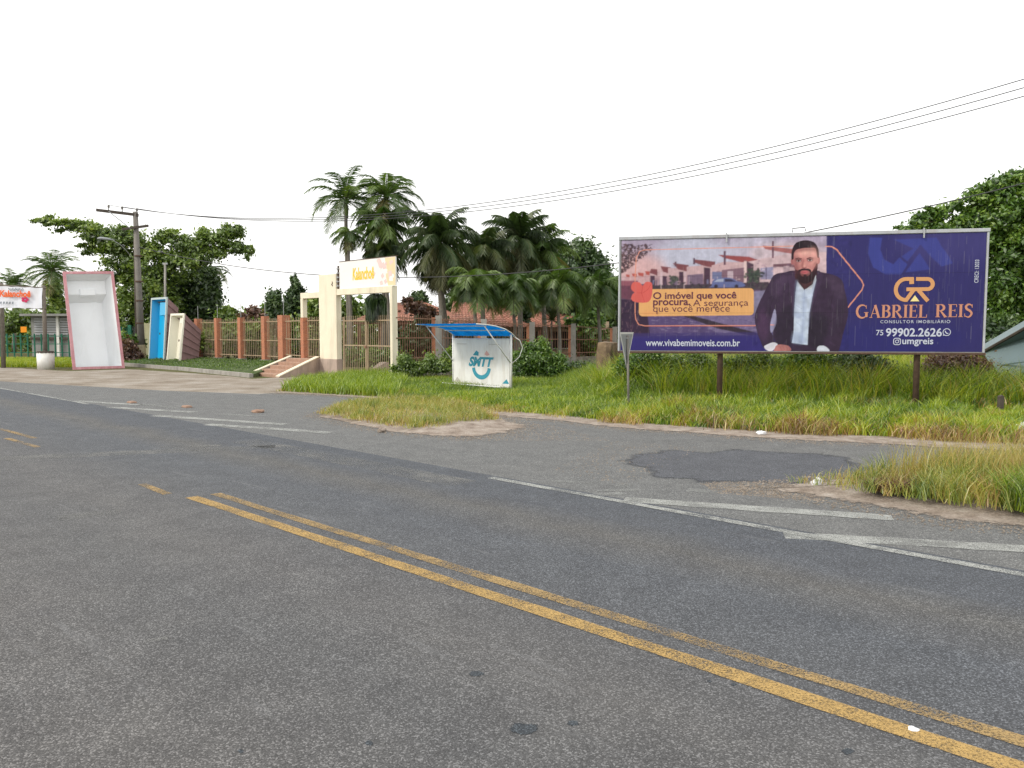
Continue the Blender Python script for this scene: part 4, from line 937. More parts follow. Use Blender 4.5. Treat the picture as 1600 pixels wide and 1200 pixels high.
def rail(parent, p0, p1, z, w, mat, name='rail', z1=None, d=.04):
    a = Vector((p0[0], p0[1], z)); b = Vector((p1[0], p1[1], z if z1 is None else z1)); e = b - a; q = Vector((-e.y, e.x, 0)).normalized() * d
    return MB().box(a - q / 2, e, q, UP * w).build(name, mat, parent)
for k, (s0, s1, lb) in enumerate(((.32, 2.05, 'left leaf of the tall cream barred gate beside the wide pillar'), (2.09, 3.84, 'right leaf of the tall cream barred gate beside the slim pillar'))):
    g_ = thing('gate_leaf', lb, 'gate', K((s0 + s1) / 2, .14, .03), 'double gate under the portal')
    for z in (.08, 1.36, 2.45): rail(g_, K(s0, .14), K(s1, .14), z, .05, M['fence_white'])
    for s in (s0, s1 - .05): MB().box(K(s, .11, .03), W * .05, N * .06, UP * 2.62).build('stile', M['fence_white'], g_)
    bars(g_, K(s0 + .05, .14), K(s1 - .05, .14), 12, .03, 2.72, .011, M['fence_white'])
    if k == 0: MB().cbox(K(s1 - .02, .09, 1.33), W * .14, N * .08, UP * .1).build('latch', M['fence_rust'], g_)
g_ = thing('side_gate', 'narrow barred gate at the top of the steps', 'gate', K(-2.05, .2, .72))
for z in (.8, 1.6, 2.5): rail(g_, K(-2.74, .2), K(-1.42, .2), z, .04, M['fence_white'])
bars(g_, K(-2.74, .2), K(-1.42, .2), 9, .74, 2.72, .011, M['fence_white'])
# hanging fern under the lintel
hp = K(2.55, .3, 3.0)
t = thing('hanging_plant', 'dark green hanging fern basket below the portal beam', 'plant', hp)
n_ = 520; az = rng.random(n_) * 6.283; rr_ = .12 + .32 * rng.random(n_); v = np.zeros((n_, 4, 3)); ln = .55 + .75 * rng.random(n_)
cx = np.array(hp); top_ = cx + np.stack([np.cos(az) * rr_ * .5, np.sin(az) * rr_ * .5, .55 + .1 * rng.random(n_)], 1); end = cx + np.stack([np.cos(az) * rr_ * 1.1, np.sin(az) * rr_ * 1.1, .55 - ln], 1)
mid = (top_ + end) / 2 + np.stack([np.cos(az) * .12, np.sin(az) * .12, 0 * az + .12], 1); wv = np.stack([-np.sin(az), np.cos(az), 0 * az], 1) * .035
v[:, 0] = top_; v[:, 1] = mid + wv; v[:, 2] = end; v[:, 3] = mid - wv; b = (np.arange(n_) * 4)[:, None]
tri_mesh('foliage', v.reshape(-1, 3), np.concatenate([b + np.array([[0, 1, 2]]), b + np.array([[0, 2, 3]])], 1).reshape(-1, 3), {'tint': np.repeat(rng.random(n_) * .8, 4)}, M['leaf_dark'], t)
MB().tube([hp + V(0, 0, .5), hp + V(0, 0, .66)], .012, 6).build('hanger', M['wire'], t); MB().tube([hp + V(0, 0, .3), hp + V(0, 0, .56)], [.1, .17], 10).build('basket', M['terracotta'], t)

# steps
stairs = thing('entrance_steps', 'terracotta entrance steps between pink concrete side walls', 'stairs', G(430, 589))
bl0, br0 = G(396, 587), G(432, 590.3); tl0, tr0 = P(459, 561, 36.6), P(492, 561, 35.9)
nS = 5; ZT = .74
for i in range(nS):
    f0 = i / nS; f1 = (i + 1) / nS; z1 = ZT * (i + 1) / nS; fe = 1.0
    a0, a1 = bl0.lerp(tl0, f0), br0.lerp(tr0, f0); b0_, b1_ = bl0.lerp(tl0, f1 + (.2 if i == nS - 1 else .02)), br0.lerp(tr0, f1 + (.2 if i == nS - 1 else .02))
    pp = [Vector((q.x, q.y, -.05)) for q in (a0, a1, b1_, b0_)]; MB().hexa(pp + [Vector((q.x, q.y, z1)) for q in pp]).build('step', M['terracotta'], stairs, bevel=.012)
def side_wall(p0, p1, z0, z1, p2=None, thick=.16, h=.1, nm='side_wall'):
    d = (p1 - p0); d.z = 0; q = Vector((-d.y, d.x, 0)).normalized() * thick
    if q.dot(W) > 0: q = -q
    poly = [Vector((p0.x, p0.y, -.05)), Vector((p1.x, p1.y, -.05)), Vector((p1.x, p1.y, z1 + h)), Vector((p0.x, p0.y, z0 + h))]
    w_ = MB().prism(poly, q).build(nm, M['pink_conc'], stairs)
    a = Vector((p0.x, p0.y, z0 + h + .003)) - q * .15; b_ = Vector((p1.x, p1.y, z1 + h + .003)) - q * .15
    MB().box(a, b_ - a, q * 1.3, UP * .045).build('coping', M['cream'], stairs)
side_wall(Vector((br0.x, br0.y, 0)) + W * .22, K(-1.40, -.06, 0), -.05, .70)
side_wall(Vector((bl0.x, bl0.y, 0)) - W * .22, Vector((tl0.x, tl0.y, 0)) - W * .2, -.02, .70)
# low wall continuing under the wide pillar, ramp kerb right of the gate
o = MB().prism([G(566, 587), G(604, 584), Vector((G(604, 584).x, G(604, 584).y, .55)), Vector((G(604, 584).x - .35, G(604, 584).y + .25, .55))], N * .16).build('ramp_wall', M['pink_conc'])
tag(o, 'short sloping concrete wall right of the barred gate', 'wall')

# ---------------------------------------------------------------- brick fence (left) and rusty fence (right)
bf = thing('brick_fence', 'brick pillar fence with cream bars on a stone plinth left of the portal', 'fence', P(378, 560, 43.4) * 1.0)
PIL = [(311, 46.1, .34, 498, 556), (341.5, 44.8, .3, 497, 559), (378, 43.2, .3, 496, 560), (415.5, 41.5, .32, 494, 559.5), (444.5, 39.7, .46, 492.5, 559)]
pc = []
for (x, Y, w, yt, yb) in PIL:
    c = P(x, yb, Y); zt = P(x, yt, Y).z; c.z = 0; pc.append((c, zt, w))
    MB().cbox(Vector((c.x, c.y, .5 + (zt - .5) / 2)), W * w, N * w, UP * (zt - .5)).build('pillar', M['brick'], bf)
    MB().cbox(Vector((c.x, c.y, .245)), W * (w + .1), N * (w + .1), UP * .51).build('pillar_base', M['concrete'], bf)
    MB().tube([Vector((c.x, c.y, zt)), Vector((c.x, c.y, zt + .75))], .015, 5).build('wire_rod', M['steel'], bf)
for (a, za, wa), (b, zb, wb) in zip(pc[:-1], pc[1:]):
    d = (b - a).normalized(); p0, p1 = a + d * (wa / 2 + .06), b - d * (wb / 2 + .06); q0, q1 = a + d * wa / 2, b - d * wb / 2
    MB().cbox((q0 + q1) / 2 + V(0, 0, .2), (q1 - q0) * .97, N * .22, UP * .44).build('plinth', M['stone_base'], bf)
    for z in (.66, 1.5, 2.5): rail(bf, q0, q1, z, .045, M['fence_white'])
    bars(bf, p0, p1, 11, .55, 2.72, .011, M['fence_white'])
a, za, wa = pc[-1]; b = K(-3.02, .15, 0); d = (b - a).normalized(); q0, q1 = a + d * wa / 2, b
for z in (.8, 1.6, 2.5): rail(bf, q0, q1, z, .045, M['fence_white'])
bars(bf, q0 + d * .05, q1 - d * .05, 7, .72, 2.72, .011, M['fence_white'])
MB().cbox((q0 + q1) / 2 + V(0, 0, .33), (q1 - q0) * .98, N * .2, UP * .72).build('plinth', M['stone_base'], bf)
wl_ = MB().box(P(308, 556, 46.4) - V(0, 0, P(308, 556, 46.4).z), U * 9, N * .15, UP * 2.55).build('boundary_wall', M['olive_wall']); tag(wl_, 'mossy olive boundary wall behind the upright pool shells', 'wall')

rf = thing('rusty_fence', 'rusty barred fence with pale pillars behind the bus shelter', 'fence', P(826, 560, 41.5))
RP = [(680, 35.2, 493), (751, 38.3, 498.5), (827, 41.6, 503), (892, 45, 505.5), (957, 48.6, 510.5)]
rc = []
for (x, Y, yt) in RP:
    c = P(x, yt, Y); zt = c.z; c.z = 0; rc.append((c, zt))
    dd = Vector((c.x, c.y, 0)).normalized(); rx = Vector((dd.y, -dd.x, 0))
    MB().box(Vector((c.x, c.y, -.2)), rx * .30, dd * .3, UP * (zt + .2)).build('pillar', M['pole_pale'] if 'pole_pale' in M else M['concrete'], rf)
    MB().box(Vector((c.x, c.y, -.2)) - rx * .16, rx * .158, dd * .28, UP * (zt + .12)).build('brick_edge', M['brick'], rf)
cs = [(K(4.05, .2, 0), 2.75)] + rc
for (a, za), (b, zb) in zip(cs[:-1], cs[1:]):
    for f in (.3, .62, .93): rail(rf, a, b, za * f, .045, M['fence_rust'], 'rail', zb * f)
    zm = (za + zb) / 2; bars(rf, a.lerp(b, .06), a.lerp(b, .92), 15, .1, round(zm, 2), .012, M['fence_rust'])
    d = (b - a).normalized(); MB().cbox((a + b) / 2 + V(0, 0, .15), (b - a) * .93, Vector((-d.y, d.x, 0)) * .2, UP * .7).build('plinth', M['stone_base'], rf)

# ---------------------------------------------------------------- fibreglass pool shells
def pool(name, label, c4, depth, m_in, m_rim, m_out, rim=.1, inset=.18, ribs=0, seat=None, group=None, taper=.3, top_cut=.0, drain=None, bd=None):
    BLp, BRp, TRp, TLp = [Vector(p) for p in c4]
    t = thing(name, label, 'pool', (BLp + BRp) / 2, group)
    a = (BRp - BLp); w = a.length; a.normalize(); bb_ = (TLp - BLp); h = bb_.length; b = bb_.normalized(); c = b.cross(a).normalized()
    c = c if c.y > 0 else -c
    def q(u, v, d): return BLp.lerp(BRp, u).lerp(TLp.lerp(TRp, u), v) + c * d
    ru, rv = rim / w, rim / h
    m = MB()
    o4 = [(0, 0), (1, 0), (1, 1), (0, 1)]; i4 = [(ru, rv), (1 - ru, rv), (1 - ru, 1 - rv), (ru, 1 - rv)]
    vs = [q(u, v, -.03) for u, v in o4] + [q(u, v, -.03) for u, v in i4] + [q(u, v, .06) for u, v in o4] + [q(u, v, .0) for u, v in i4]
    fs = []
    for i in range(4):
        j = (i + 1) % 4; fs += [(i, j, 4 + j, 4 + i), (i, j, 8 + j, 8 + i), (4 + i, 4 + j, 12 + j, 12 + i), (8 + i, 8 + j, 12 + j, 12 + i)]
    m.add(vs, fs).build('rim', m_rim, t)
    bd = bd or depth
    iu, iv = inset / w, inset / h; f4 = [(ru + iu, rv + iv * .4), (1 - ru - iu, rv + iv * .4), (1 - ru - iu, 1 - rv - iv), (ru + iu, 1 - rv - iv)]
    vs = [q(u, v, .002) for u, v in i4] + [q(u, v, bd) for u, v in f4]
    MB().add(vs, [(0, 1, 5, 4), (1, 2, 6, 5), (2, 3, 7, 6), (3, 0, 4, 7), (4, 5, 6, 7)]).build('basin', m_in, t)
    ou = .03 / w; s4 = [(0.01, 0.004), (.99, 0.004), (.99, .985), (.01, .985)]; g4 = [(ru + iu * .5, .012), (1 - ru - iu * .5, .012), (1 - ru - iu * .5, 1 - top_cut), (ru + iu * .5, 1 - top_cut)]
    D2 = depth + .06
    vs = [q(u, v, .062) for u, v in s4] + [q(u, v, D2) for u, v in g4]
    MB().add(vs, [(0, 1, 5, 4), (1, 2, 6, 5), (2, 3, 7, 6), (3, 0, 4, 7), (4, 5, 6, 7)]).build('outer_shell', m_out, t)
    for i in range(ribs):     # moulded ribs of the right flank
        f = (i + .6) / (ribs + .3)
        p0 = q(.99, .004 + f * .981, .07); vv2 = .012 + f * (1 - top_cut - .012); p1 = q(1 - ru - iu * .5, vv2, D2 - .01)
        e = p1 - p0; MB().box(p0 - b * .03 - a * .01, e, a * .07, b * .06).build('rib', m_out, t)
    if seat:
        (u0, v0, u1, v1, dp) = seat
        pts = [q(u0, v0, bd + .02), q(u1, v0, bd + .02), q(u1, v0, dp), q(u0, v0, dp), q(u0, v1, bd + .02), q(u1, v1, bd + .02), q(u1, v1, dp), q(u0, v1, dp)]
        MB().hexa(pts).build('seat', m_in, t, bevel=.02)
    if drain:
        p = q(drain[0], drain[1], bd - .012); MB().tube([p, p + c * .02], .07, 12).build('drain', M['rust_post'], t)
    return t, q
lean = 1.15
wp, q = pool('pool_shell', 'large white fibreglass pool shell with pink rim standing on end by the gravel', (G(114, 578), G(195, 575.5), P(177, 424, 42.4), P(98, 424.5, 41.2)), 1.15, M['gel_white'], M['gel_pink'], M['mauve'], .14, .30, group='pool shells on display')
# moulded bench across its upper end, with a notch
vb = [(.06, .80), (.94, .80), (.94, .975), (.06, .975)]
MB().hexa([q(.15, .74, 1.14), q(.84, .74, 1.14), q(.84, .92, 1.14), q(.15, .92, 1.14), q(.11, .80, .62), q(.885, .80, .62), q(.885, .945, .62), q(.11, .945, .62)]).build('bench', M['gel_white'], wp, bevel=.025)
MB().hexa([q(.33, .775, .80), q(.67, .775, .80), q(.67, .86, .7), q(.33, .86, .7), q(.35, .785, .50), q(.65, .785, .50), q(.65, .852, .50), q(.35, .852, .50)]).build('step', M['gel_white'], wp, bevel=.02)
def aligned(x0, x1, yb, yt, Yr, lean_px=0, back=.35):
    """front quad parallel to the road: right edge at distance Yr"""
    BRp = P(x1, yb, Yr); k = (x0 - 800) / F
    s = (BRp.x - k * BRp.y) / (-W.x * -1 + 0 * k) if False else None
    # solve (X - .W.x s)/(Y - W.y s) = k
    s = (BRp.x - k * BRp.y) / (W.x - k * W.y); BLp = BRp - W * s
    return BLp, BRp
def apool(name, label, x0, x1, yb, xt0, xt1, yt, Yr, back, **kw):
    A, B = aligned(x0, x1, yb, yt, Yr); T1 = P(xt1, yt, B.y + back); T0 = T1 - (B - A)
    A.z = B.z = max(A.z, .0) if False else B.z; T0.z = T1.z
    return pool(name, label, (A, B, T1, T0), **kw)
apool('pool_shell', 'bright blue narrow pool shell with grey rim standing beside the utility pole', 232, 256.5, 568.5, 236, 261, 464, 45.6, .5, depth=.72, m_in=M['gel_blue'], m_rim=M['gel_grey'], m_out=M['mauve'], rim=.12, inset=.12, ribs=7, bd=.42, seat=(.42, .73, .80, .93, .14), group='pool shells on display', top_cut=.14, drain=(.2, .46))
apool('pool_shell', 'small cream pool shell leaning beside the bright blue one', 260, 281, 569, 267.5, 288, 489.5, 44.2, .45, depth=1.1, m_in=M['gel_cream'], m_rim=M['gel_cream'], m_out=M['mauve'], rim=.12, inset=.12, ribs=6, bd=.42, seat=(.5, .80, .82, .93, .16), group='pool shells on display', top_cut=.28, drain=(.25, .48))

# ---------------------------------------------------------------- utility pole, wires
UB = G(222, 568); UY = UB.y
up_ = thing('utility_pole', 'old double utility pole with two crossarms and a street lamp', 'utility pole', UB)
top = P(211.5, 331, UY)
MB().tube([UB + V(0, 0, -.2), UB.lerp(top, .5), top], [.24, .19, .15], 10).build('pole', M['pole_conc'], up_, True)
MB().tube([UB + V(-.28, .1, -.2), UB.lerp(top, .45) + V(-.22, .1, 0), UB.lerp(top, .82) + V(-.14, .1, 0)], [.14, .12, .1], 8).build('second_pole', M['pole_dark'], up_, True)
pb = plain('painted_band', (.62, .55, .36, 1), .9, .2, 3, (.25, .2, .15, 1), .7)
MB().tube([UB + V(.0, 0, .1), UB.lerp(top, .125)], [.262, .25], 12, False).build('painted_band', pb, up_, True)
ca0, ca1 = P(150, 328, UY - .6), P(216, 336, UY - .1)
d = (ca1 - ca0); MB().box(ca0 - UP * .08, d, Vector((-d.y, d.x, 0)).normalized() * .12, UP * .17).build('crossarm', M['pole_dark'], up_)
cb0, cb1 = P(190, 358, UY - .3), P(231, 352.5, UY - .25); d = cb1 - cb0; MB().box(cb0 - UP * .07, d, Vector((-d.y, d.x, 0)).normalized() * .12, UP * .14).build('crossarm', M['pole_dark'], up_)
MB().tube([ca0.lerp(ca1, .3), P(205, 358, UY - .25)], .03, 6).build('brace', M['steel'], up_)
INS = []
for f in (.3, .62, .97):
    p = ca0.lerp(ca1, f) + UP * .09; INS.append(p + UP * .3)
    MB().tube([p, p + UP * .14, p + UP * .15, p + UP * .22, p + UP * .23, p + UP * .32], [.03, .03, .075, .06, .075, .03], 8).build('insulator', M['pole_conc'], up_)
arm = [P(208, 405, UY), P(200, 395, UY - .6), P(190, 384, UY - 1.1), P(178, 376, UY - 1.6), P(172, 374.5, UY - 1.8)]
MB().tube(arm, .022, 7).build('lamp_arm', M['steel'], up_, True)
lh = arm[-1]; MB().tube([lh + V(.15, .1, 0), lh + V(-.1, -.1, .03), lh + V(-.4, -.3, .05), lh + V(-.55, -.4, .03)], [.03, .075, .085, .03], 9).build('lamp_head', M['lamp_glass'], up_, True)
for y in (400, 440, 470, 505): p = P(216.5 + (y - 400) * .02, y, UY); MB().tube([p + V(0, 0, -.04), p + V(0, 0, .04)], .24, 10).build('strap', M['rust_post'], up_)
def wire(name, label, a, b, sag, r=.014, group=None):
    pts = [Vector(a).lerp(Vector(b), i / 48) - UP * (4 * sag * (i / 48) * (1 - i / 48)) for i in range(49)]
    o = MB().tube(pts, r, 5).build(name, M['wire'], None, True); tag(o, label, 'wire', group); return o
FARR = [P(1890, 34, 22), P(1890, 50, 22.2), P(1890, 66, 22.4)]
for i, (p, e, lb) in enumerate(zip(INS, FARR, ('highest of the three power wires crossing the white sky', 'middle one of the three power wires crossing the white sky', 'lowest of the three power wires crossing the white sky'))):
    wire('power_wire', lb, p, e, 2.6 - .08 * i, .016, 'overhead wires')
wire('telephone_cable', 'single dark cable hanging in front of the portal sign', P(217, 386, UY), P(1890, 208, 24), 3.0, .021, 'overhead wires')
q0 = P(258, 568, 50); q0.z = 0
tp = thing('thin_pole', 'thin grey pole rising behind the bright blue pool shell', 'pole', q0)
MB().tube([q0, P(258, 411, 50)], [.09, .07], 8).build('shaft', M['concrete'], tp, True); MB().cbox(P(258, 412, 50), V(.3, 0, 0), V(0, .1, 0), V(0, 0, .12)).build('cap', M['steel'], tp)

# ---------------------------------------------------------------- banner on posts (far left)
b0 = G(72, 577)
bs = thing('banner_sign', 'white printed banner stretched between wooden posts at the left edge', 'sign', b0)
BY = b0.y
MB().tube([Vector((b0.x, b0.y, .5)), P(68, 446, BY)], [.11, .09], 8).build('post', M['wood_grey'], bs, True)
MB().tube([P(4, 542, BY + 1.5) - V(0, 0, 1.2), P(2, 442, BY + 1.5)], [.12, .1], 8).build('post', M['wood_grey'], bs, True)
MB().tube([Vector((b0.x, b0.y, 0)), Vector((b0.x, b0.y, .88))], [.40, .42], 20).build('concrete_base', M['white_paint'], bs, True)
MB().tube([Vector((b0.x, b0.y, .86)), Vector((b0.x, b0.y, .96))], [.43, .40], 14).build('soil_top', M['pole_dark'], bs)
TLb, TRb, BRb, BLb = P(-90, 443, BY + .4), P(66, 450, BY - .12), P(66, 482, BY - .12), P(-90, 479, BY + .4)
m = MB(); nx, ny = 40, 8
for j in range(ny + 1):
    for i in range(nx + 1):
        p = BLb.lerp(BRb, i / nx).lerp(TLb.lerp(TRb, i / nx), j / ny); m.v.append(tuple(p + V(0, .04 * math.sin(i * .9) * math.sin(j * .5), .015 * math.sin(i * 1.3))))
for j in range(ny):
    for i in range(nx): k = j * (nx + 1) + i; m.f.append((k, k + 1, k + nx + 2, k + nx + 1))
ban = m.build('banner', plain('banner_cloth', (.74, .76, .82, 1), .6, .05, 3, (.6, .55, .5, 1), .3), bs, True)
for A_, B_ in ((TLb, TRb), (BLb, BRb)): MB().tube([A_ + V(0, .06, 0), A_.lerp(B_, .5) + V(0, .06, .05), B_ + V(.15, .06, 0)], .045, 7).build('batten', M['wood_grey'], bs, True)
ax_ = (BRb - BLb).normalized(); ay_ = UP
def FB(a, b, o=.06): return BLb + ax_ * a + ay_ * b + V(0, -o, 0)
bw = (BRb - BLb).length
def bpx(x): return (x + 90) / 156 * bw
hh = (TRb.z - BRb.z)
lettering('Kalanchoê', (bpx(2), hh * .53, bpx(50), hh * .86), lambda a, b: FB(a, b, .07), mb_or2, ban, offset=.035, shear=.15)
m = MB(); sq = [(bpx(16 + 24 * i / 60), hh * (.90 + .055 * math.sin(i * 1.15) + .03 * math.sin(i * .47))) for i in range(61)]
ribbon(m, sq, .022, lambda a, b: FB(a, b, .068)); m.build('faint_script', mb_grey, ban)
for i in range(9): a_ = bpx(-16 + i * 4.6); MB().sheet([FB(a_, hh * .2, .068), FB(a_ + .07, hh * .2, .068), FB(a_ + .09, hh * .3, .068), FB(a_ + .02, hh * .3, .068)]).build('faint_print', mb_grey, ban)
mfl = MB(); c_ = (bpx(41), hh * .42)
for j in range(5):
    a_ = j * 72; p_ = [FB(c_[0] + .13 * math.cos(math.radians(a_)) + .09 * math.cos(k * .785), c_[1] + .09 * math.sin(math.radians(a_)) + .07 * math.sin(k * .785), .067 + .0006 * j) for k in range(8)]
    mfl.add(p_, [tuple(range(8))])
mfl.build('printed_flower', flat('banner_pink', rgb(196, 52, 96)), ban)

# ---------------------------------------------------------------- bus shelter
SL = P(708.5, 600, 27.8); SL.z = 0; SR = P(798.5, 606, 25.75); SR.z = 0
SA = (SR - SL); SW = SA.length; SA.normalize(); SN = Vector((SA.y, -SA.x, 0)); SN = SN if SN.y < 0 else -SN
sh = thing('bus_shelter', 'small bus shelter with white printed panel and curved blue canopy', 'bus shelter', SL + SA * SW / 2)
def S(a, b, o=0): return SL + SA * a + UP * b + SN * o
panel = MB().box(S(.05, .1, -.03), SA * (SW - .1), SN * .06, UP * 1.62).build('back_panel', M['white_paint'], sh)
for a in (0, SW): MB().tube([S(a, -.2), S(a, 1.9)], .04, 8).build('post', M['white_paint'], sh, True)
for b in (.07, 1.74): MB().tube([S(0, b), S(SW, b)], .025, 7).build('cross_rail', M['white_paint'], sh, True)
for a in (.25, 1.9): MB().box(S(a, 1.55, .031), SA * .5, SN * .01, UP * .02).build('slot', M['pale_grey'], sh)
CP = [(-.12, 1.84), (.05, 1.96), (.35, 2.09), (.75, 2.18), (1.2, 2.23), (1.65, 2.25)]
m = MB(); nA = 26
for i in range(nA + 1):
    a = -.06 + (SW + .12) * i / nA
    for (o_, b_) in CP: m.v.append(tuple(S(a, b_ + .012 * (i % 2), o_)))
k = len(CP)
for i in range(nA):
    for j in range(k - 1): m.f.append((i * k + j, (i + 1) * k + j, (i + 1) * k + j + 1, i * k + j + 1))
tb = NT('blue_polycarbonate'); d_ = tb.new('ShaderNodeBsdfDiffuse'); t_r = tb.new('ShaderNodeBsdfTranslucent'); mx = tb.new('ShaderNodeMixShader'); mx.inputs[0].default_value = .6
cb_ = tb.ramp(tb.noise(2.5, 6, .7), [(.3, rgb(10, 84, 150)), (.7, rgb(22, 128, 205))]); tb.link(cb_, d_.inputs[0]); tb.link(cb_, t_r.inputs[0]); tb.link(d_.outputs[0], mx.inputs[1]); tb.link(t_r.outputs[0], mx.inputs[2]); tb.link(mx.outputs[0], tb.out.inputs['Surface'])
can = m.build('canopy', tb.m, sh)
for a in (-.07, SW + .07): MB().tube([S(a, b_ - .01, o_) for o_, b_ in CP], .018, 7).build('canopy_rib', M['white_paint'], sh, True)
for o_, b_ in (CP[2], CP[4]): MB().tube([S(-.05, b_ - .05, o_), S(SW + .05, b_ - .05, o_)], .02, 6).build('purlin', M['white_paint'], sh)
for a in (0, SW): MB().tube([S(a, .95, .03), S(a, 2.2, 1.25)], .018, 7).build('strut', M['white_paint'], sh, True)
MB().tube([S(SW, 1.85, -.1), S(SW + .12, 1.7, -.3), S(SW + .15, 1.45, -.4), S(SW + .1, 1.15, -.3), S(SW, .92, -.03)], .014, 7).build('curved_pipe', M['white_paint'], sh, True)
MB().tube([S(-.02, -.2, .5), S(-.02, .16, .5), S(SW, .16, .5), S(SW, -.2, .5)], .022, 7).build('bench_rail', M['white_paint'], sh)
FP = lambda a, b: S(a, b, .036)
def s3(x, y):                                # point on the panel
    d = ray(x, y); c0 = V(0, 0, EYE); t_ = (SL + SN * .036 - c0).dot(SN) / d.dot(SN); q_ = c0 + d * t_ - SL; return (q_.dot(SA), q_.z)
def cr3(x, y): return s3(620 + x / 4.706, 440 + y / 4.706)
a0 = cr3(528, 622); a1 = cr3(712, 556); lettering('SMTT', (a0[0], a0[1], a1[0], a1[1]), FP, M['teal'], panel, offset=.05, shear=.3)
m = MB(); c0_ = cr3(621, 628); ribbon(m, arc(c0_[0], c0_[1], .40, .36, 185, 355, 20), .15, FP); m.build('logo_arc', M['teal'], panel)
for pts, mt in ((((560, 540), (584, 506), (602, 520), (600, 545)), 'teal'), (((644, 535), (660, 506), (684, 540), (662, 546)), 'pale_red'), (((425, 732), (444, 698), (470, 734)), 'pale_grey'), (((775, 750), (806, 718), (826, 752)), 'teal')):
    MB().sheet([FP(*cr3(*p)) for p in pts]).build('logo_mark', M[mt], panel)

# ---------------------------------------------------------------- concrete stump, give-way sign, stake, studs, stones, litter
c = P(953.5, 602, 27.2); c.z = 0
m = MB(); wA, wB, H_ = .62, .55, 1.62
def cor(s, d, z, k): return c - W * wA * s * k - N * 0 + N * wB * d * k + UP * z
lev = [(-.1, 1.12), (.3, 1.02), (.7, .97), (1.1, .95), (1.45, .9), (1.62, .84)]; vs = []
for z, k in lev:
    for s, d in ((1, 0), (.5, -.02), (0, 0), (0, .5), (0, 1), (1, 1)):
        vs.append(c - W * wA * (.5 + (s - .5) * k) + N * wB * (.5 + (d - .5) * k) + UP * z + V(random.uniform(-.04, .04), random.uniform(-.035, .035), random.uniform(-.04, .04)))
fs = [(i * 6 + j, i * 6 + (j + 1) % 6, (i + 1) * 6 + (j + 1) % 6, (i + 1) * 6 + j) for i in range(len(lev) - 1) for j in range(6)] + [tuple((len(lev) - 1) * 6 + j for j in range(6))]
o = m.add(vs, fs).build('concrete_stump', M['stump'], bevel=.008); tag(o, 'broken stained concrete stump beside the billboard', 'post')
gb_ = P(982.5, 641, 19.2); gb_.z = 0; gs = thing('yield_sign', 'back of an inverted triangular road sign on a thin post before the billboard', 'sign', gb_)
MB().tube([gb_ + V(0, 0, -.2), P(980.5, 524, gb_.y)], .03, 8).build('post', M['pole_conc'], gs, True)
ang = math.radians(60); e = V(math.cos(ang), math.sin(ang), 0); nn = V(-e.y, e.x, 0); nn = nn if nn.y < 0 else -nn
tc = P(982, 519, gb_.y); sz = .47
tri = [tc - e * sz, tc + e * sz, V(tc.x, tc.y, tc.z - .90)]
pl = MB().prism([p + nn * -.045 for p in tri], nn * -.012).build('plate', M['sign_back'], gs)
m = MB(); ti = [tri[0].lerp(sum(tri, V(0, 0, 0)) / 3, .16), tri[1].lerp(sum(tri, V(0, 0, 0)) / 3, .16), tri[2].lerp(sum(tri, V(0, 0, 0)) / 3, .16)]
for i in range(3):
    j = (i + 1) % 3; m.add([tri[i] - nn * .042, tri[j] - nn * .042, ti[j] - nn * .042, ti[i] - nn * .042], [(0, 1, 2, 3)])
m.build('border', M['sign_edge'], pl); MB().cbox(tc - UP * .15 - nn * .03, e * .1, nn * .06, UP * .04).build('clamp', M['steel'], gs)
sk = G(1525, 640); sk.y = 18.6; o = MB().prism([sk + V(-.06, 0, -.1), sk + V(.06, 0, -.1), sk + V(.06, 0, .42), sk + V(.02, 0, .46), sk + V(-.06, 0, .43)], V(0, .1, 0)).build('wooden_stake', M['pole_dark'], bevel=.01); tag(o, 'short dark wooden stake in the grass right of the billboard post', 'stake')
def rock(name, label, cat, p, r, mat, sq=.6, group=None, seed=0):
    rs = random.Random(seed); m = MB(); vs = []; n1, n2 = 5, 9
    for i in range(n1):
        ph = math.pi * (i + .5) / n1
        for j in range(n2):
            th = 2 * math.pi * j / n2; k = r * rs.uniform(.75, 1.15); vs.append(p + V(math.cos(th) * math.sin(ph) * k, math.sin(th) * math.sin(ph) * k * .8, (math.cos(ph) * sq + sq * .55) * k))
    fs = [(i * n2 + j, i * n2 + (j + 1) % n2, (i + 1) * n2 + (j + 1) % n2, (i + 1) * n2 + j) for i in range(n1 - 1) for j in range(n2)] + [tuple(range(n2)), tuple((n1 - 1) * n2 + j for j in range(n2))[::-1]]
    o = m.add(vs, fs).build(name, mat); return tag(o, label, cat, group)
for i, (x, y, lb) in enumerate(((206, 630, 'leftmost raised orange stud on the hatched asphalt'), (292, 637, 'middle raised orange stud on the hatched asphalt'))):
    p = G(x, y); hd = [p + W * a + N * b for a, b in ((-.15, -.1), (.15, -.1), (.15, .1), (-.15, .1))]; ht = [p + W * a + N * b + UP * .06 for a, b in ((-.12, -.07), (.12, -.07), (.12, .07), (-.12, .07))]
    o = MB().hexa([V(q_.x, q_.y, .009) for q_ in hd] + ht).build('road_stud', M['stud'], bevel=.01); tag(o, lb, 'road stud', 'raised studs on the hatching')
rock('stone', 'flat brownish stone on the side road left of the sandy island', 'stone', G(403, 645) + V(0, 0, .009), .17, M['stud'], .3, None, 3)
rock('stone', 'pale stone on the sandy tip of the right grassy island', 'stone', G(1276, 760) + V(0, 0, .02), .08, M['bag'], .8, None, 4)
rock('stone', 'small sandy stone at the near edge of the left island', 'stone', G(597, 676) + V(0, 0, .02), .09, M['sand'], .6, None, 6)
rock('litter_bag', 'crumpled white litter bag on the verge below the billboard', 'litter', G(1190, 680) + V(0, 0, .015), .10, M['bag'], .5, None, 7)
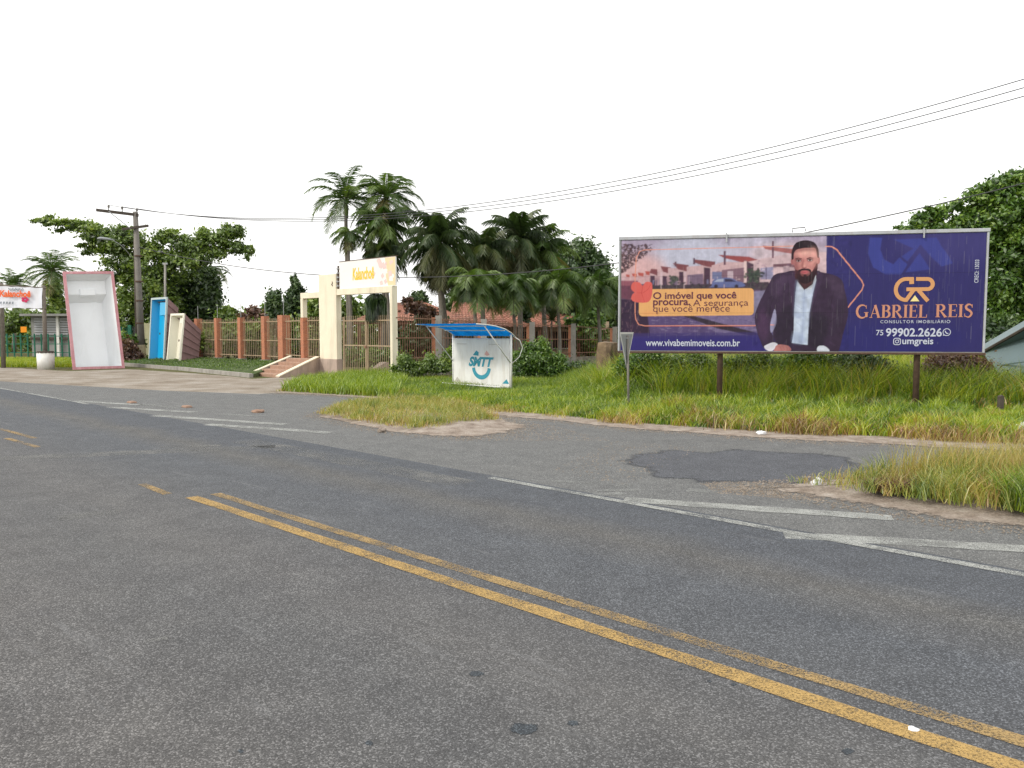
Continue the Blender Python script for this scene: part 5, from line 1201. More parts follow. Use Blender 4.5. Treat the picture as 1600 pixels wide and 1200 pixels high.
rock('litter_bag', 'white plastic bag in the grass at the right edge', 'litter', P(1599, 676, 14.6), .16, M['bag'], .8, None, 8)
rock('litter_bag', 'small white scrap on the verge right of the bus shelter', 'litter', G(822, 634) + V(0, 0, .02), .14, M['bag'], .4, None, 9)
rock('litter_bag', 'white paint chip squashed between the yellow lines', 'litter', G(1427, 1144) + V(0, 0, .013), .03, M['bag'], .25, None, 10)

# ---------------------------------------------------------------- grey shell behind the billboard on the right
sx = [P(1534, 551, 24.5), P(1610, 508, 22.0), P(1760, 470, 19.5), P(1760, 640, 19.5), P(1620, 668, 20.5), P(1572, 612, 23.0)]
gsH = thing('grey_shell', 'pale grey fibreglass shell lying tilted behind the right end of the billboard', 'pool', V(sx[5].x + 1, sx[5].y, 0))
MB().prism(sx, V(.55, .85, .25)).build('shell', M['grey_shell'], gsH, bevel=.03)
MB().tube([sx[0], sx[1], sx[2]], .05, 6).build('rim', M['pole_dark'], gsH)
for f in (.36, .68):
    a, b = sx[0].lerp(sx[5], f), sx[2].lerp(sx[3], f); MB().tube([a + V(0, -.01, 0), a.lerp(sx[1].lerp(sx[4], f), .9) + V(0, -.02, 0)], .025, 5).build('rib', M['grey_shell'], gsH)

# ---------------------------------------------------------------- houses
def tiled(parent, p00, p10, p11, p01, rows, cols, name='roof_tiles'):
    """corrugated clay-tile slope: eave p00-p10, ridge p01-p11"""
    m = MB(); nrm = (p10 - p00).cross(p01 - p00).normalized(); nrm = nrm if nrm.z > 0 else -nrm; c2 = cols * 2
    for i in range(rows + 1):
        for st in (0, 1):
            f = min(1, (i + (0 if st == 0 else .97)) / rows)
            for j in range(c2 + 1):
                g_ = j / c2; p = p00.lerp(p10, g_).lerp(p01.lerp(p11, g_), f); m.v.append(tuple(p + nrm * ((.05 if j % 2 else 0) + (.04 * (1 - st)))))
    w = c2 + 1
    for i in range(2 * rows + 1):
        for j in range(c2): k = i * w + j; m.f.append((k, k + 1, k + w + 1, k + w))
    o = m.build(name, M['tile'], parent); o['kind'] = 'stuff'; return o
h1 = thing('tiled_house', 'low house with brown hipped tile roof behind the barred gate', 'house', P(630, 560, 56) * 1.0); h1.location.z = 0
e0, e1 = P(552, 502, 52), P(735, 503, 52); r0, r1 = P(618, 474, 58), P(665, 474, 58); bk0, bk1 = P(560, 500, 64), P(735, 500, 64)
tiled(h1, e0, e1, r1, r0, 12, 26); tiled(h1, bk0, e0, r0, r0 + V(.01, .1, 0), 12, 18); tiled(h1, e1, bk1, r1 + V(.01, .1, 0), r1, 12, 18)
MB().box(V(e0.x + 1.2, 54.5, 0), V(e1.x - e0.x - 2.4, 0, 0), V(0, 8, 0), UP * (e0.z + .2)).build('wall', M['house_wall'], h1)
for f in np.linspace(.03, .97, 6): x = e0.x + (e1.x - e0.x) * f; MB().box(V(x, 52.2, 0), V(.22, 0, 0), V(0, .22, 0), UP * (e0.z - .02)).build('veranda_post', M['house_dark'], h1)
MB().box(V(e0.x, 52.1, e0.z - .2), V(e1.x - e0.x, 0, 0), V(0, .12, 0), UP * .16).build('eaves_beam', M['house_dark'], h1)
for f in (.2, .45, .72):
    x = e0.x + (e1.x - e0.x) * f; w_ = MB().box(V(x, 54.45, .9), V(1.2, 0, 0), V(0, .08, 0), UP * 1.1).build('window', M['dark_void'], h1); MB().box(V(x - .08, 54.42, .82), V(1.36, 0, 0), V(0, .06, 0), UP * .08).build('sill', M['white_paint'], w_)
h2 = thing('tiled_house', 'long house with reddish tile roof behind the short palms', 'house', V(1.5, 58, 0))
e0, e1 = P(788, 504, 54), P(935, 506, 54); r0, r1 = P(745, 474, 60), P(925, 489, 60)
tiled(h2, e0, e1, r1, r0, 14, 24); g0 = P(752, 500, 52)
tiled(h2, P(700, 508, 50), P(800, 510, 50), P(765, 476, 57), P(708, 472, 57), 12, 16)
tiled(h2, P(770, 512, 51.5), P(935, 512, 51.5), P(930, 505, 53.6), P(776, 504, 53.6), 5, 24)
MB().box(V(e0.x - 3, 56, 0), V(e1.x - e0.x + 4, 0, 0), V(0, 6, 0), UP * (e0.z + .1)).build('wall', M['house_wall'], h2)
MB().box(V(e0.x - 1.0, 53.75, e0.z - .28), V(e1.x - e0.x + .8, 0, 0), V(0, .14, 0), UP * .2).build('eaves_beam', M['house_dark'], h2)
for f in np.linspace(-.05, .95, 6): x = e0.x + (e1.x - e0.x) * f; MB().box(V(x, 51.7, 0), V(.2, 0, 0), V(0, .2, 0), UP * 2.1).build('veranda_post', M['house_dark'], h2)
for f in (.15, .5, .8): x = e0.x + (e1.x - e0.x) * f; w_ = MB().box(V(x, 55.95, .8), V(1.4, 0, 0), V(0, .08, 0), UP * 1.2).build('window', M['dark_void'], h2); MB().box(V(x - .08, 55.92, .72), V(1.56, 0, 0), V(0, .06, 0), UP * .08).build('sill', M['white_paint'], w_)
# far-left building with slatted shutters
h3o = P(80, 560, 62); h3 = thing('shuttered_building', 'grey building with slatted shutters behind the banner', 'building', V(h3o.x, 62, 0))
a, b = P(48, 494, 62), P(112, 494, 62); MB().box(V(a.x, 62, 0), V(b.x - a.x, 0, 0), V(0, 5, 0), UP * (a.z)).build('wall', M['grey_wall'], h3)
slat_m = plain('shutter_slat', (.42, .43, .45, 1), .7, .15, 3)
for i in range(7): MB().box(V(a.x + .3, 61.9, 1.75 + i * .2), V(b.x - a.x - .6, 0, 0), V(0, .1, 0), UP * .12).build('slat', slat_m, h3)
MB().box(V(a.x, 61.8, 1.35), V(b.x - a.x, 0, 0), V(0, .15, 0), UP * .2).build('ledge', M['pole_dark'], h3)
MB().box(V((a.x + b.x) / 2 + .5, 61.75, 0), V(.2, 0, 0), V(0, .2, 0), UP * (a.z)).build('post', M['white_paint'], h3)
MB().box(V(a.x - .4, 61.2, a.z), V(b.x - a.x + .8, 0, 0), V(0, 6.2, 0), UP * .18).build('roof', M['grey_wall'], h3)
gf = thing('green_fence', 'dark green post fence along the lawn behind the banner', 'fence', P(50, 555, 54) * 1.0); gf.location.z = 0
A_, B_ = P(-160, 545, 54), P(108, 545, 54)
for i in range(26):
    p = A_.lerp(B_, i / 25); MB().tube([V(p.x, 54, 0), V(p.x, 54, 1.85)], .05, 6).build('post', M['green_paint'], gf)
for z in (.5, 1.1, 1.65): MB().box(V(A_.x, 54.02, z), V(B_.x - A_.x, 0, 0), V(0, .03, 0), UP * .05).build('rail', M['green_paint'], gf)
c_ = P(37, 515, 53.5); o = MB().cbox(c_, V(.42, 0, 0), V(0, .04, 0), V(0, 0, .40)).build('orange_plaque', M['orange'], bevel=.01); tag(o, 'small orange plaque on the green fence under the banner', 'sign')
gg = thing('green_gate', 'green metal gate between the white pool shell and the utility pole', 'gate', P(196, 560, 53) * 1.0); gg.location.z = 0
a, b = P(186, 545, 53), P(205, 545, 53)
for x in (a.x, b.x - .2): MB().box(V(x, 53, 0), V(.22, 0, 0), V(0, .2, 0), UP * 2.45).build('post', M['green_paint'], gg)
for z in (.3, 1.2, 2.2): MB().box(V(a.x + .221, 53.06, z), V(b.x - a.x - .423, 0, 0), V(0, .05, 0), UP * .08).build('rail', M['green_paint'], gg)
bars(gg, V(a.x + .2, 53.1, 0), V(b.x - .2, 53.1, 0), 5, .1, 2.3, .015, M['green_paint'])
a, b = P(205, 545, 53.6), P(262, 545, 53.6); o = MB().box(V(a.x, 53.6, 0), V(b.x - a.x, 0, 0), V(0, .15, 0), UP * 2.35).build('boundary_wall', M['grey_wall']); tag(o, 'grey boundary wall right of the green gate', 'wall')

# ---------------------------------------------------------------- trees and palms
def gz(x, Y): p = P(x, 560, Y); return V(p.x, p.y, 0)
Y = 54
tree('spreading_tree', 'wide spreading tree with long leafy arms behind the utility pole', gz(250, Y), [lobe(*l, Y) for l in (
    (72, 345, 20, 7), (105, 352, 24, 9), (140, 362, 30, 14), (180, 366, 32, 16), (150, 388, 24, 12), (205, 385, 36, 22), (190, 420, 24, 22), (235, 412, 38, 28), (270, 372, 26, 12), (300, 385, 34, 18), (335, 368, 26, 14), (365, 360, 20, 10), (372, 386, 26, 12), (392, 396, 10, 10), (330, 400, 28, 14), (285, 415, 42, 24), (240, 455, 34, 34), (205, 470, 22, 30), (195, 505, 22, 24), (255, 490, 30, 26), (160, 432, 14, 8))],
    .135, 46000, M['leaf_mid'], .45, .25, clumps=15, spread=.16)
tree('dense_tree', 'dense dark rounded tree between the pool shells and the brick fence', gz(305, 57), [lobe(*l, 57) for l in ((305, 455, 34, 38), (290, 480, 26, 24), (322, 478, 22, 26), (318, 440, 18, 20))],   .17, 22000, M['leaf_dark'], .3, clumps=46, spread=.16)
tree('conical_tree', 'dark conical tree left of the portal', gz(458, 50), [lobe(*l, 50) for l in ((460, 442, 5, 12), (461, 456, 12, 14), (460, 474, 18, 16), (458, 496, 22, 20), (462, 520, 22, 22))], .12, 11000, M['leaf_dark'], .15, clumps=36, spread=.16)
tree('clipped_shrub', 'tall dark shrub growing through the brick fence', gz(430, 42.6), [lobe(*l, 42.6) for l in ((428, 466, 10, 12), (434, 482, 11, 12), (430, 500, 8, 10), (434, 515, 7, 12), (426, 478, 8, 8))], .12, 3600, M['leaf_dark'], .06, clumps=20, spread=.22, cat='shrub')
tree('garden_tree', 'green tree seen through the small gate opening', gz(492, 47), [lobe(*l, 47) for l in ((494, 478, 12, 10), (500, 492, 14, 12), (486, 496, 10, 10), (548, 480, 10, 12), (540, 492, 10, 8))], .16, 3200, M['leaf_mid'], .1)
tree('garden_bush', 'round green bush showing above the brick fence', gz(357, 49), [lobe(*l, 49) for l in ((357, 488, 10, 7), (352, 500, 12, 12), (364, 500, 10, 10))], .15, 2200, M['leaf_mid'], .06, cat='bush')
tree('garden_bush', 'reddish bush showing above the brick fence', gz(396, 47), [lobe(*l, 47) for l in ((395, 486, 10, 6), (388, 496, 12, 8), (406, 498, 10, 9))], .13, 1300, M['leaf_red'], .05, cat='bush')
tree('garden_bush', 'yellowish bush behind the bars of the brick fence', gz(370, 46), [lobe(*l, 46) for l in ((355, 530, 12, 18), (385, 530, 14, 18), (408, 528, 12, 18), (330, 535, 12, 16))], .14, 3400, M['leaf_mid'], .05, cat='bush')
tree('garden_hedge', 'dark garden growth filling the view behind the brick fence bars', gz(380, 47.5), [lobe(*l, 47.5) for l in ((325, 530, 16, 22), (350, 532, 18, 22), (380, 530, 20, 24), (410, 530, 20, 24), (440, 530, 18, 26), (470, 530, 18, 26), (498, 530, 14, 24))], .15, 15000, M['leaf_mid'], .06, cat='hedge')
tree('far_tree', 'pale sparse tree far behind the conical tree', gz(405, 70), [lobe(*l, 70) for l in ((420, 488, 10, 6), (410, 480, 5, 4), (440, 500, 18, 10))], .2, 900, M['leaf_bright'], .1)
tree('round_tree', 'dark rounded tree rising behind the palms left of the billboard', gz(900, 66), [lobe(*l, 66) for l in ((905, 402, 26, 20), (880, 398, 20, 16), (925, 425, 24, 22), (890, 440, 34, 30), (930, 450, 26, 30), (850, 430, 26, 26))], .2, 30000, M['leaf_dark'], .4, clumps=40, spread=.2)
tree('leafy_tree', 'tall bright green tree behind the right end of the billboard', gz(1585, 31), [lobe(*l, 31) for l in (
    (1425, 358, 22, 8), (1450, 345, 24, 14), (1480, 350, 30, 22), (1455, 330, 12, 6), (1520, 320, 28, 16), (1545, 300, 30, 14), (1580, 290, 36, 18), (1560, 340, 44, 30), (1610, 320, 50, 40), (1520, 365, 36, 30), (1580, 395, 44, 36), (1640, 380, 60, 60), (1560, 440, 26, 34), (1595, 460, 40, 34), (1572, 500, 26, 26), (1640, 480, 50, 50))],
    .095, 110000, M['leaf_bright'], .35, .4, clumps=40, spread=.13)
tree('leafy_tree', 'tangled dark growth behind the billboard posts', gz(1480, 30), [lobe(*l, 30) for l in ((1440, 540, 40, 24), (1500, 545, 40, 24), (1560, 525, 26, 26))], .09, 14000, M['leaf_dark'], .1, cat='shrub')
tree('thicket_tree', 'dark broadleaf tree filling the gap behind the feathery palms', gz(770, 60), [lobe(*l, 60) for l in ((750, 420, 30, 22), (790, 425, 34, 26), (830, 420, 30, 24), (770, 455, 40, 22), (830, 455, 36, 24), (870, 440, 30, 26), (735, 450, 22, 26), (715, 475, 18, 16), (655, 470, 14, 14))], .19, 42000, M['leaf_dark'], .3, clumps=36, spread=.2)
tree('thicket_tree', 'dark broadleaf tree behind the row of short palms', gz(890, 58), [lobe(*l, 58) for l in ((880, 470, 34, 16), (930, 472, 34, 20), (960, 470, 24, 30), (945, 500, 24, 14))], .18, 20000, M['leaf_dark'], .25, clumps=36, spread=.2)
# palms
def tp_(x, y, Y): return P(x, y, Y)
palm('coconut_palm', 'leftmost coconut palm peeping over the banner', gz(22, 72), tp_(22, 447, 72), 24, 2.4, M['palm'], .16, .65, 26, group='palms')
palm('coconut_palm', 'coconut palm between the banner and the white pool shell', gz(84, 66), tp_(82, 424, 66), 28, 3.0, M['palm'], .17, .75, 28, group='palms', e_lo=-60)
tree('climber', 'leafy climber on the coconut palm trunk beside the white pool shell', gz(84, 65.5), [lobe(*l, 65.5) for l in ((84, 455, 12, 14), (86, 480, 12, 18), (82, 510, 10, 16), (30, 500, 30, 14), (10, 505, 20, 12))], .2, 4200, M['leaf_mid'], .05, cat='plant')
palm('small_palm', 'small dark palm behind the dense rounded tree', gz(338, 60), tp_(330, 420, 60), 14, 1.7, M['palm_dark'], .12, .5, 22, e_lo=-50, e_hi=30, group='palms')
palm('tall_palm', 'tallest slim palm left above the portal sign', gz(545, 46), tp_(541, 314, 46), 20, 2.7, M['palm'], .13, .62, 40, e_lo=-25, e_hi=85, group='palms', crownshaft=1.0, droop=1.25)
palm('tall_palm', 'tall full palm right above the portal sign', gz(603, 46), tp_(603, 310, 46), 26, 2.7, M['palm'], .14, .65, 40, e_lo=-45, e_hi=85, group='palms', droop=1.2)
palm('bushy_palm', 'bushy palm crown below the tall palm above the portal sign', gz(598, 45), tp_(600, 348, 45), 28, 2.1, M['palm'], .12, .6, 36, e_lo=-80, e_hi=70, group='palms', hang=.9)
palm('bushy_palm', 'shaggy lower palm crown just over the portal sign panel', gz(610, 44.6), tp_(602, 392, 44.6), 24, 1.6, M['palm_dark'], .12, .6, 32, e_lo=-85, e_hi=50, group='palms', hang=1.0)
palm('slim_palm', 'small palm crown on a slim trunk above the left end of the portal sign', gz(548, 44), tp_(545, 362, 44), 16, 1.25, M['palm'], .1, .4, 26, e_lo=-85, e_hi=30, group='palms', hang=.7)
palm('feather_palm', 'dark trunked palm with drooping skirt right of the portal', gz(694, 42), tp_(686, 378, 42), 30, 2.6, M['palm_dark'], .19, .7, 40, e_lo=-80, e_hi=85, group='palms', hang=.9)
palm('feather_palm', 'shaggy palm skirt low on the dark trunk right of the portal', gz(700, 42.4), tp_(688, 405, 42.4), 22, 1.6, M['palm_dark'], .13, .6, 34, e_lo=-88, e_hi=20, group='palms', hang=1.1)
palm('feather_palm', 'feathery palm with arching fronds behind the short palms, left one', gz(752, 47), tp_(756, 392, 47), 26, 2.7, M['palm_dark'], .14, .7, 40, e_lo=-70, e_hi=82, group='palms', hang=.8)
palm('feather_palm', 'tallest feathery palm with arching fronds above the bus shelter', gz(812, 48), tp_(812, 375, 48), 30, 2.9, M['palm_dark'], .15, .7, 42, e_lo=-70, e_hi=85, group='palms', hang=.8)
palm('feather_palm', 'feathery palm with arching fronds next to the rounded tree', gz(852, 49), tp_(846, 392, 49), 24, 2.6, M['palm'], .14, .65, 38, e_lo=-70, e_hi=75, group='palms', hang=.8)
for x, y, Y_, L_, lb in ((742, 446, 40, 1.9, 'short green palm directly above the bus shelter, leftmost of its row'), (803, 452, 42, 1.8, 'short green palm above the right end of the shelter canopy'), (872, 448, 44, 2.1, 'short green palm before the reddish roof, third of its row'), (935, 452, 46, 2.2, 'short green palm nearest the left edge of the billboard')):
    palm('short_palm', lb, gz(x + 2, Y_), tp_(x, y, Y_), 26, L_, M['palm'], .1, .62, 40, e_lo=-35, e_hi=80, group='row of short palms', crownshaft=.7, droop=1.5, hang=.6)
palm('spiky_plant', 'grey spiky plant before the reddish roof', gz(860, 45), tp_(863, 500, 45), 26, .9, M['palm_dark'], .06, .12, 12, e_lo=-30, e_hi=88, droop=.15)
# shrubs by the fences
def shrub(name, label, lobes, Y, size, n, mat, cat='shrub', group=None, **k): 
    return tree(name, label, gz(lobes[0][0], Y), [lobe(*l, Y) for l in lobes], size, n, mat, .04, group=group, cat=cat, **k)
shrub('verge_shrub', 'bright green bush right of the bus shelter', [(836, 562, 20, 18), (860, 574, 20, 12), (815, 574, 14, 15), (846, 544, 9, 12), (826, 548, 8, 10), (884, 582, 14, 8), (872, 560, 9, 8), (806, 560, 7, 8)], 31, .055, 30000, M['leaf_bright'])
shrub('verge_shrub', 'dark weeds left of the bus shelter at the fence', [(690, 572, 16, 10), (672, 566, 10, 12), (650, 576, 16, 9), (634, 568, 9, 14), (700, 556, 6, 10), (622, 580, 10, 8)], 31, .055, 13000, M['leaf_mid'])
shrub('verge_shrub', 'low weeds between the green bush and the concrete stump', [(905, 578, 18, 10), (925, 584, 14, 9), (890, 585, 14, 8)], 31, .06, 9000, M['leaf_dark'])
shrub('fence_shrub', 'leafy growth behind the rusty fence left of the stump', [(915, 530, 20, 22), (940, 540, 16, 22), (905, 505, 18, 10), (925, 500, 16, 10)], 52, .16, 5200, M['leaf_bright'])
shrub('fence_shrub', 'dark undergrowth behind the rusty fence by the portal', [(650, 530, 22, 20), (720, 530, 26, 18), (780, 535, 30, 16), (665, 495, 12, 12), (820, 490, 14, 10)], 50, .17, 5600, M['leaf_dark'])
shrub('fence_shrub', 'flowering bush on the roof edge behind the gate', [(650, 482, 14, 8), (672, 490, 12, 9), (636, 470, 6, 6)], 48, .13, 1700, M['leaf_red'])
shrub('garden_hedge', 'low yellow green hedge behind the barred gate', [(545, 560, 20, 14), (575, 562, 20, 14), (600, 560, 14, 12), (520, 560, 10, 12)], 44, .12, 3800, M['leaf_bright'])
shrub('red_shrub', 'red and green shrub between the white pool and the utility pole', [(203, 552, 10, 14), (212, 558, 8, 10), (196, 540, 8, 8)], 47.5, .13, 2600, M['leaf_red'])
shrub('green_shrub', 'bright shrub above the red shrub beside the white pool shell', [(204, 532, 12, 7), (215, 536, 9, 6), (192, 528, 7, 6)], 48.2, .13, 1800, M['leaf_bright'])
for k_, (x, w_, lb, mt) in enumerate(((1010, 30, 'leafy weeds under the left end of the billboard', 'leaf_bright'), (1075, 34, 'green bush under the billboard between stump and left post', 'leaf_mid'), (1180, 40, 'green bush just right of the left billboard post', 'leaf_mid'), (1260, 36, 'lighter leafy bush under the middle of the billboard', 'leaf_bright'), (1340, 40, 'grey green bush under the billboard left of the right post', 'leaf_dark'), (1490, 40, 'brownish scrub under the right end of the billboard', 'leaf_red'))):
    shrub('scrub', lb, [(x, 566 + 4 * (k_ % 3), w_ * .7, 16), (x + 24, 578, w_ * .6, 15), (x - 22, 574 + 3 * (k_ % 2), w_ * .6, 15), (x + 10, 558 + 5 * (k_ % 2), 10, 10), (x - 30, 588, 12, 10)], 23.2 - .3 * k_, .045, 22000, M[mt], group='scrub behind the billboard')

# ---------------------------------------------------------------- grass
def along(poly): return [(p.x, p.y) for p in poly]
VFi = [p + Vector((.1, .8, 0)) for p in VF]
verge = along(VFi[:]) + [(24, 12), (24, 27), (14, 29), (4, 30.5), (-5, 31.5)]
def verge_front(pts):                       # distance behind the verge edge
    ex = np.array([p.x for p in VF]); ey = np.array([p.y for p in VF]); o_ = np.argsort(ex); return pts[:, 1] - np.interp(pts[:, 0], ex[o_], ey[o_])
pts = scatter(verge, 250000); dv = verge_front(pts); d0 = np.hypot(pts[:, 0], pts[:, 1])
nz = pnoise(pts[:, 0] * .55, pts[:, 1] * .55, 2); nz2 = pnoise(pts[:, 0] * 1.7, pts[:, 1] * 1.7, 5)
keep = (np.abs(pts[:, 0]) < pts[:, 1] * .72 + 1) & (rng.random(len(pts)) < np.clip(.35 + dv * .5, .2, 1)); pts = pts[keep]; dv = dv[keep]; nz = nz[keep]; nz2 = nz2[keep]
right = np.clip((pts[:, 0] - 1.5) / 2.5, 0, 1)
cl = pnoise(pts[:, 0] * 3.1, pts[:, 1] * 3.1, 9) * .6 + pnoise(pts[:, 0] * 7.3, pts[:, 1] * 7.3, 4) * .6
h = (.15 + .09 * nz + .07 * cl + .14 * rng.random(len(pts)) + right * (.05 + .13 * nz2 + .13 * cl)) * np.clip(.3 + dv * .42, .25, 1); h = np.clip(h, .05, 1.1) + right * np.clip((pts[:, 1] - (20.8 - (pts[:, 0] - 2.9) * .195)) * .8, 0, 1.6) * (.46 + .24 * nz2 + .22 * cl)
h = np.where((pts[:, 0] > pts[:, 1] * .60) & (pts[:, 1] > 15.5), h * .5, h)
edge = np.clip(1.15 - dv * .45, 0, 1)
tint = .42 + .15 * nz + .12 * nz2 + .08 * cl + rng.normal(size=len(pts)) * .13 + edge * .06 + edge * .5 * np.clip(nz2 * 1.1 + cl * .5 + .1, -.2, 1) + right * np.clip(nz2 * .6 + cl * .5 - .15, 0, 1) * .30 - .04
grass('verge_grass', pts, 0.0, h, .017 + .004 * right, tint, M['grass'], 'tall green grass covering the verge below the billboard and around the shelter', .6)
# dry fringe along the verge edge
k_ = 26000; ti_ = rng.random(k_); ii = np.minimum((ti_ * (len(VF) - 1)).astype(int), len(VF) - 2); ff = ti_ * (len(VF) - 1) - ii; ex = np.array([[p.x, p.y] for p in VF])
bp = ex[ii] * (1 - ff)[:, None] + ex[ii + 1] * ff[:, None] + np.stack([rng.normal(size=k_) * .1, .55 + np.abs(rng.normal(size=k_)) * .75], 1); nz = pnoise(bp[:, 0] * .9, bp[:, 1] * .9, 7)
bp = bp[(rng.random(k_) < .3 + 1.0 * nz)]; nz = pnoise(bp[:, 0] * .9, bp[:, 1] * .9, 7); rgt = np.clip((bp[:, 0] - 1) / 3, 0, 1)
grass('dry_grass', bp, 0.0, .05 + .26 * rng.random(len(bp)) ** 1.5 * (.5 + 1.0 * rgt), .015, .55 + .17 * rng.normal(size=len(bp)) + (.45 * rgt * rng.random(len(bp))), M['dry'], 'dry brown grass fringe along the side road', .8)
dk = []
for (x_, y_, n_) in ((1000, 612, 900), (1060, 640, 700), (1160, 610, 1100), (1210, 632, 900), (1290, 606, 1100), (1350, 640, 900), (1400, 614, 900), (1490, 612, 1200), (1540, 640, 800), (1110, 655, 600), (1460, 668, 700)):
    c_ = G(x_, y_); dk.append(np.array([c_.x, c_.y]) + rng.normal(size=(n_, 2)) * np.array([.42, .3]))
dk = np.concatenate(dk); grass('weed_clumps', dk, 0.0, .12 + .3 * rng.random(len(dk)), .024, np.where(rng.random(len(dk)) < .7, .02 + .22 * rng.random(len(dk)), .85 + .15 * rng.random(len(dk))), M['grass'], 'darker weed clumps scattered through the verge below the billboard', .7)
# weeds: taller stalks through the verge on the right
wp_ = scatter(along([V(4, 21.2, 0), V(12, 19.6, 0), V(15, 19, 0), V(15, 23, 0), V(5, 24, 0)]), 17000); grass('verge_weeds', wp_, 0.0, (.45 + .8 * rng.random(len(wp_)) ** 1.3) * (1 + .35 * pnoise(wp_[:, 0] * 1.5, wp_[:, 1] * 1.5, 3)), .020, .2 + .7 * rng.random(len(wp_)) ** 1.3, M['grass'], 'straggly tall weeds behind the billboard posts', .6)
# island grass
def inset_poly(poly, f, shift=(0, 0)):
    c_ = sum(poly, Vector()) / len(poly); return [(c_.x + (p.x - c_.x) * f + shift[0], c_.y + (p.y - c_.y) * f + shift[1]) for p in poly]
ILg = [G(*p) for p in ((486, 650), (515, 640), (560, 631), (640, 627), (720, 633), (775, 648), (785, 660), (740, 668), (690, 674), (640, 675), (580, 667), (530, 657))]
def edge_dist(pts, poly):
    q = np.array([(p[0], p[1]) for p in poly]); d = np.full(len(pts), 1e9)
    for i in range(len(q)):
        a, b = q[i], q[(i + 1) % len(q)]; e = b - a; t_ = np.clip(((pts - a) @ e) / (e @ e), 0, 1); d = np.minimum(d, np.linalg.norm(pts - a - t_[:, None] * e, axis=1))
    return d
pts = scatter(along(ILg), 26000); ed = np.clip(edge_dist(pts, along(ILg)) / .5, 0, 1); nz = pnoise(pts[:, 0] * 1.6, pts[:, 1] * 1.6, 3) * .6 + pnoise(pts[:, 0] * 5, pts[:, 1] * 5, 5) * .4; kp = rng.random(len(pts)) < np.clip(ed * 1.1 + nz * .9, .05, 1); pts = pts[kp]; nz = nz[kp]; ed = ed[kp]
grass('island_grass', pts, .06, np.clip((.04 + .28 * rng.random(len(pts)) ** 1.8 + .14 * nz) * (.35 + .65 * ed), .03, 1), .012, .16 + .42 * rng.random(len(pts)) - .4 * nz + .3 * np.clip(pnoise(pts[:, 0] * 2.6, pts[:, 1] * 2.6, 6), -.3, 1) + .25 * (1 - ed), M['dry'], 'mixed green and straw grass on the left sandy island', .6)
IRg = [G(*p) for p in ((1228, 766), (1290, 757), (1400, 752), (1600, 738), (1900, 735), (1900, 850), (1700, 832), (1600, 818), (1500, 806), (1400, 792), (1320, 780))]
pts = scatter(along(IRg), 34000); ed = np.clip(edge_dist(pts, along(IRg)) / .45, 0, 1); kp = rng.random(len(pts)) < .15 + .85 * ed; pts = pts[kp]; dl = np.clip((pts[:, 0] - G(1270, 765).x) / 1.5, 0, 1); nz = pnoise(pts[:, 0] * 2.1, pts[:, 1] * 2.1, 8); nz = nz * .6 + .4 * pnoise(pts[:, 0] * 6, pts[:, 1] * 6, 2); kp = rng.random(len(pts)) < .4 + .4 * dl + .9 * nz; pts = pts[kp]; dl = dl[kp]; nz = nz[kp]
hh_ = (.05 + .10 * rng.random(len(pts))) + dl * (.06 + .30 * rng.random(len(pts)) ** 1.5 + .14 * nz)
grass('island_grass', pts, .10, np.clip(hh_, .04, .6), .009, .12 + .55 * rng.random(len(pts)) ** 1.2 - .45 * nz + .35 * np.clip(pnoise(pts[:, 0] * 3.3, pts[:, 1] * 3.3, 1), -.4, 1), M['dry'], 'tangled green and straw grass on the right island', .65)
p2 = scatter(along([G(*p) for p in ((1380, 765), (1480, 752), (1620, 745), (1900, 745), (1900, 800), (1600, 785), (1450, 775))]), 3400)
grass('seed_stalks', p2, .12, .32 + .36 * rng.random(len(p2)), .006, .42 + .3 * rng.random(len(p2)), M['dry'], 'thin straw seed stalks rising from the right island', .35)
p3 = scatter(along([G(*p) for p in ((1540, 800), (1640, 780), (1800, 790), (1800, 830), (1620, 822))]), 3200)
grass('island_tuft', p3, .10, .2 + .3 * rng.random(len(p3)), .012, .15 + .35 * rng.random(len(p3)), M['grass'], 'green grass tuft at the right end of the right island', .6)
dead = G(1440, 778); ell_ = [(dead.x + .65 * math.cos(a) , dead.y + .28 * math.sin(a)) for a in np.linspace(0, 6.2, 14)]
p4 = scatter(ell_, 2600); grass('dead_grass', p4, .10, .10 + .08 * rng.random(len(p4)), .011, .9 + .2 * rng.random(len(p4)), M['dry'], 'brown dead clump in the middle of the right island', 1.6)
# lawn on the left, bed tufts
la = along([G(-60, 573), G(60, 574), G(112, 574), P(118, 548, 52), P(-60, 546, 53)])
pts = scatter(la, 26000); grass('lawn_grass', pts, 0.0, .10 + .28 * rng.random(len(pts)), .035, .45 + .25 * rng.random(len(pts)) + .1 * pnoise(pts[:, 0], pts[:, 1]), M['grass'], 'bright lawn grass behind the banner base', .5)
bd = along([bed[0], bed[1], bed[2], bed[3], bed[4], bed[5]])
pts = scatter(bd, 9000); t_ = np.clip((pts @ np.array([N.x, N.y]) - bed[1].dot(N)) / ((bed[4] - bed[1]).dot(N)), 0, 1); pts = pts[rng.random(len(pts)) < .8]; t_ = np.clip((pts @ np.array([N.x, N.y]) - bed[1].dot(N)) / ((bed[4] - bed[1]).dot(N)), 0, 1)
grass('bed_grass', pts, .13 + .32 * t_, .04 + .07 * rng.random(len(pts)), .03, .05 + .3 * rng.random(len(pts)), M['grass'], 'short trodden grass on the raised bed before the brick fence', .8)
fg = along([G(440, 612), G(470, 600), G(540, 592), G(600, 586), G(640, 592), G(620, 622), G(520, 617)])
pts = scatter(fg, 12000); grass('corner_grass', pts, 0.0, .18 + .35 * rng.random(len(pts)), .028, .3 + .3 * rng.random(len(pts)), M['grass'], 'lush grass at the corner before the barred gate', .55)

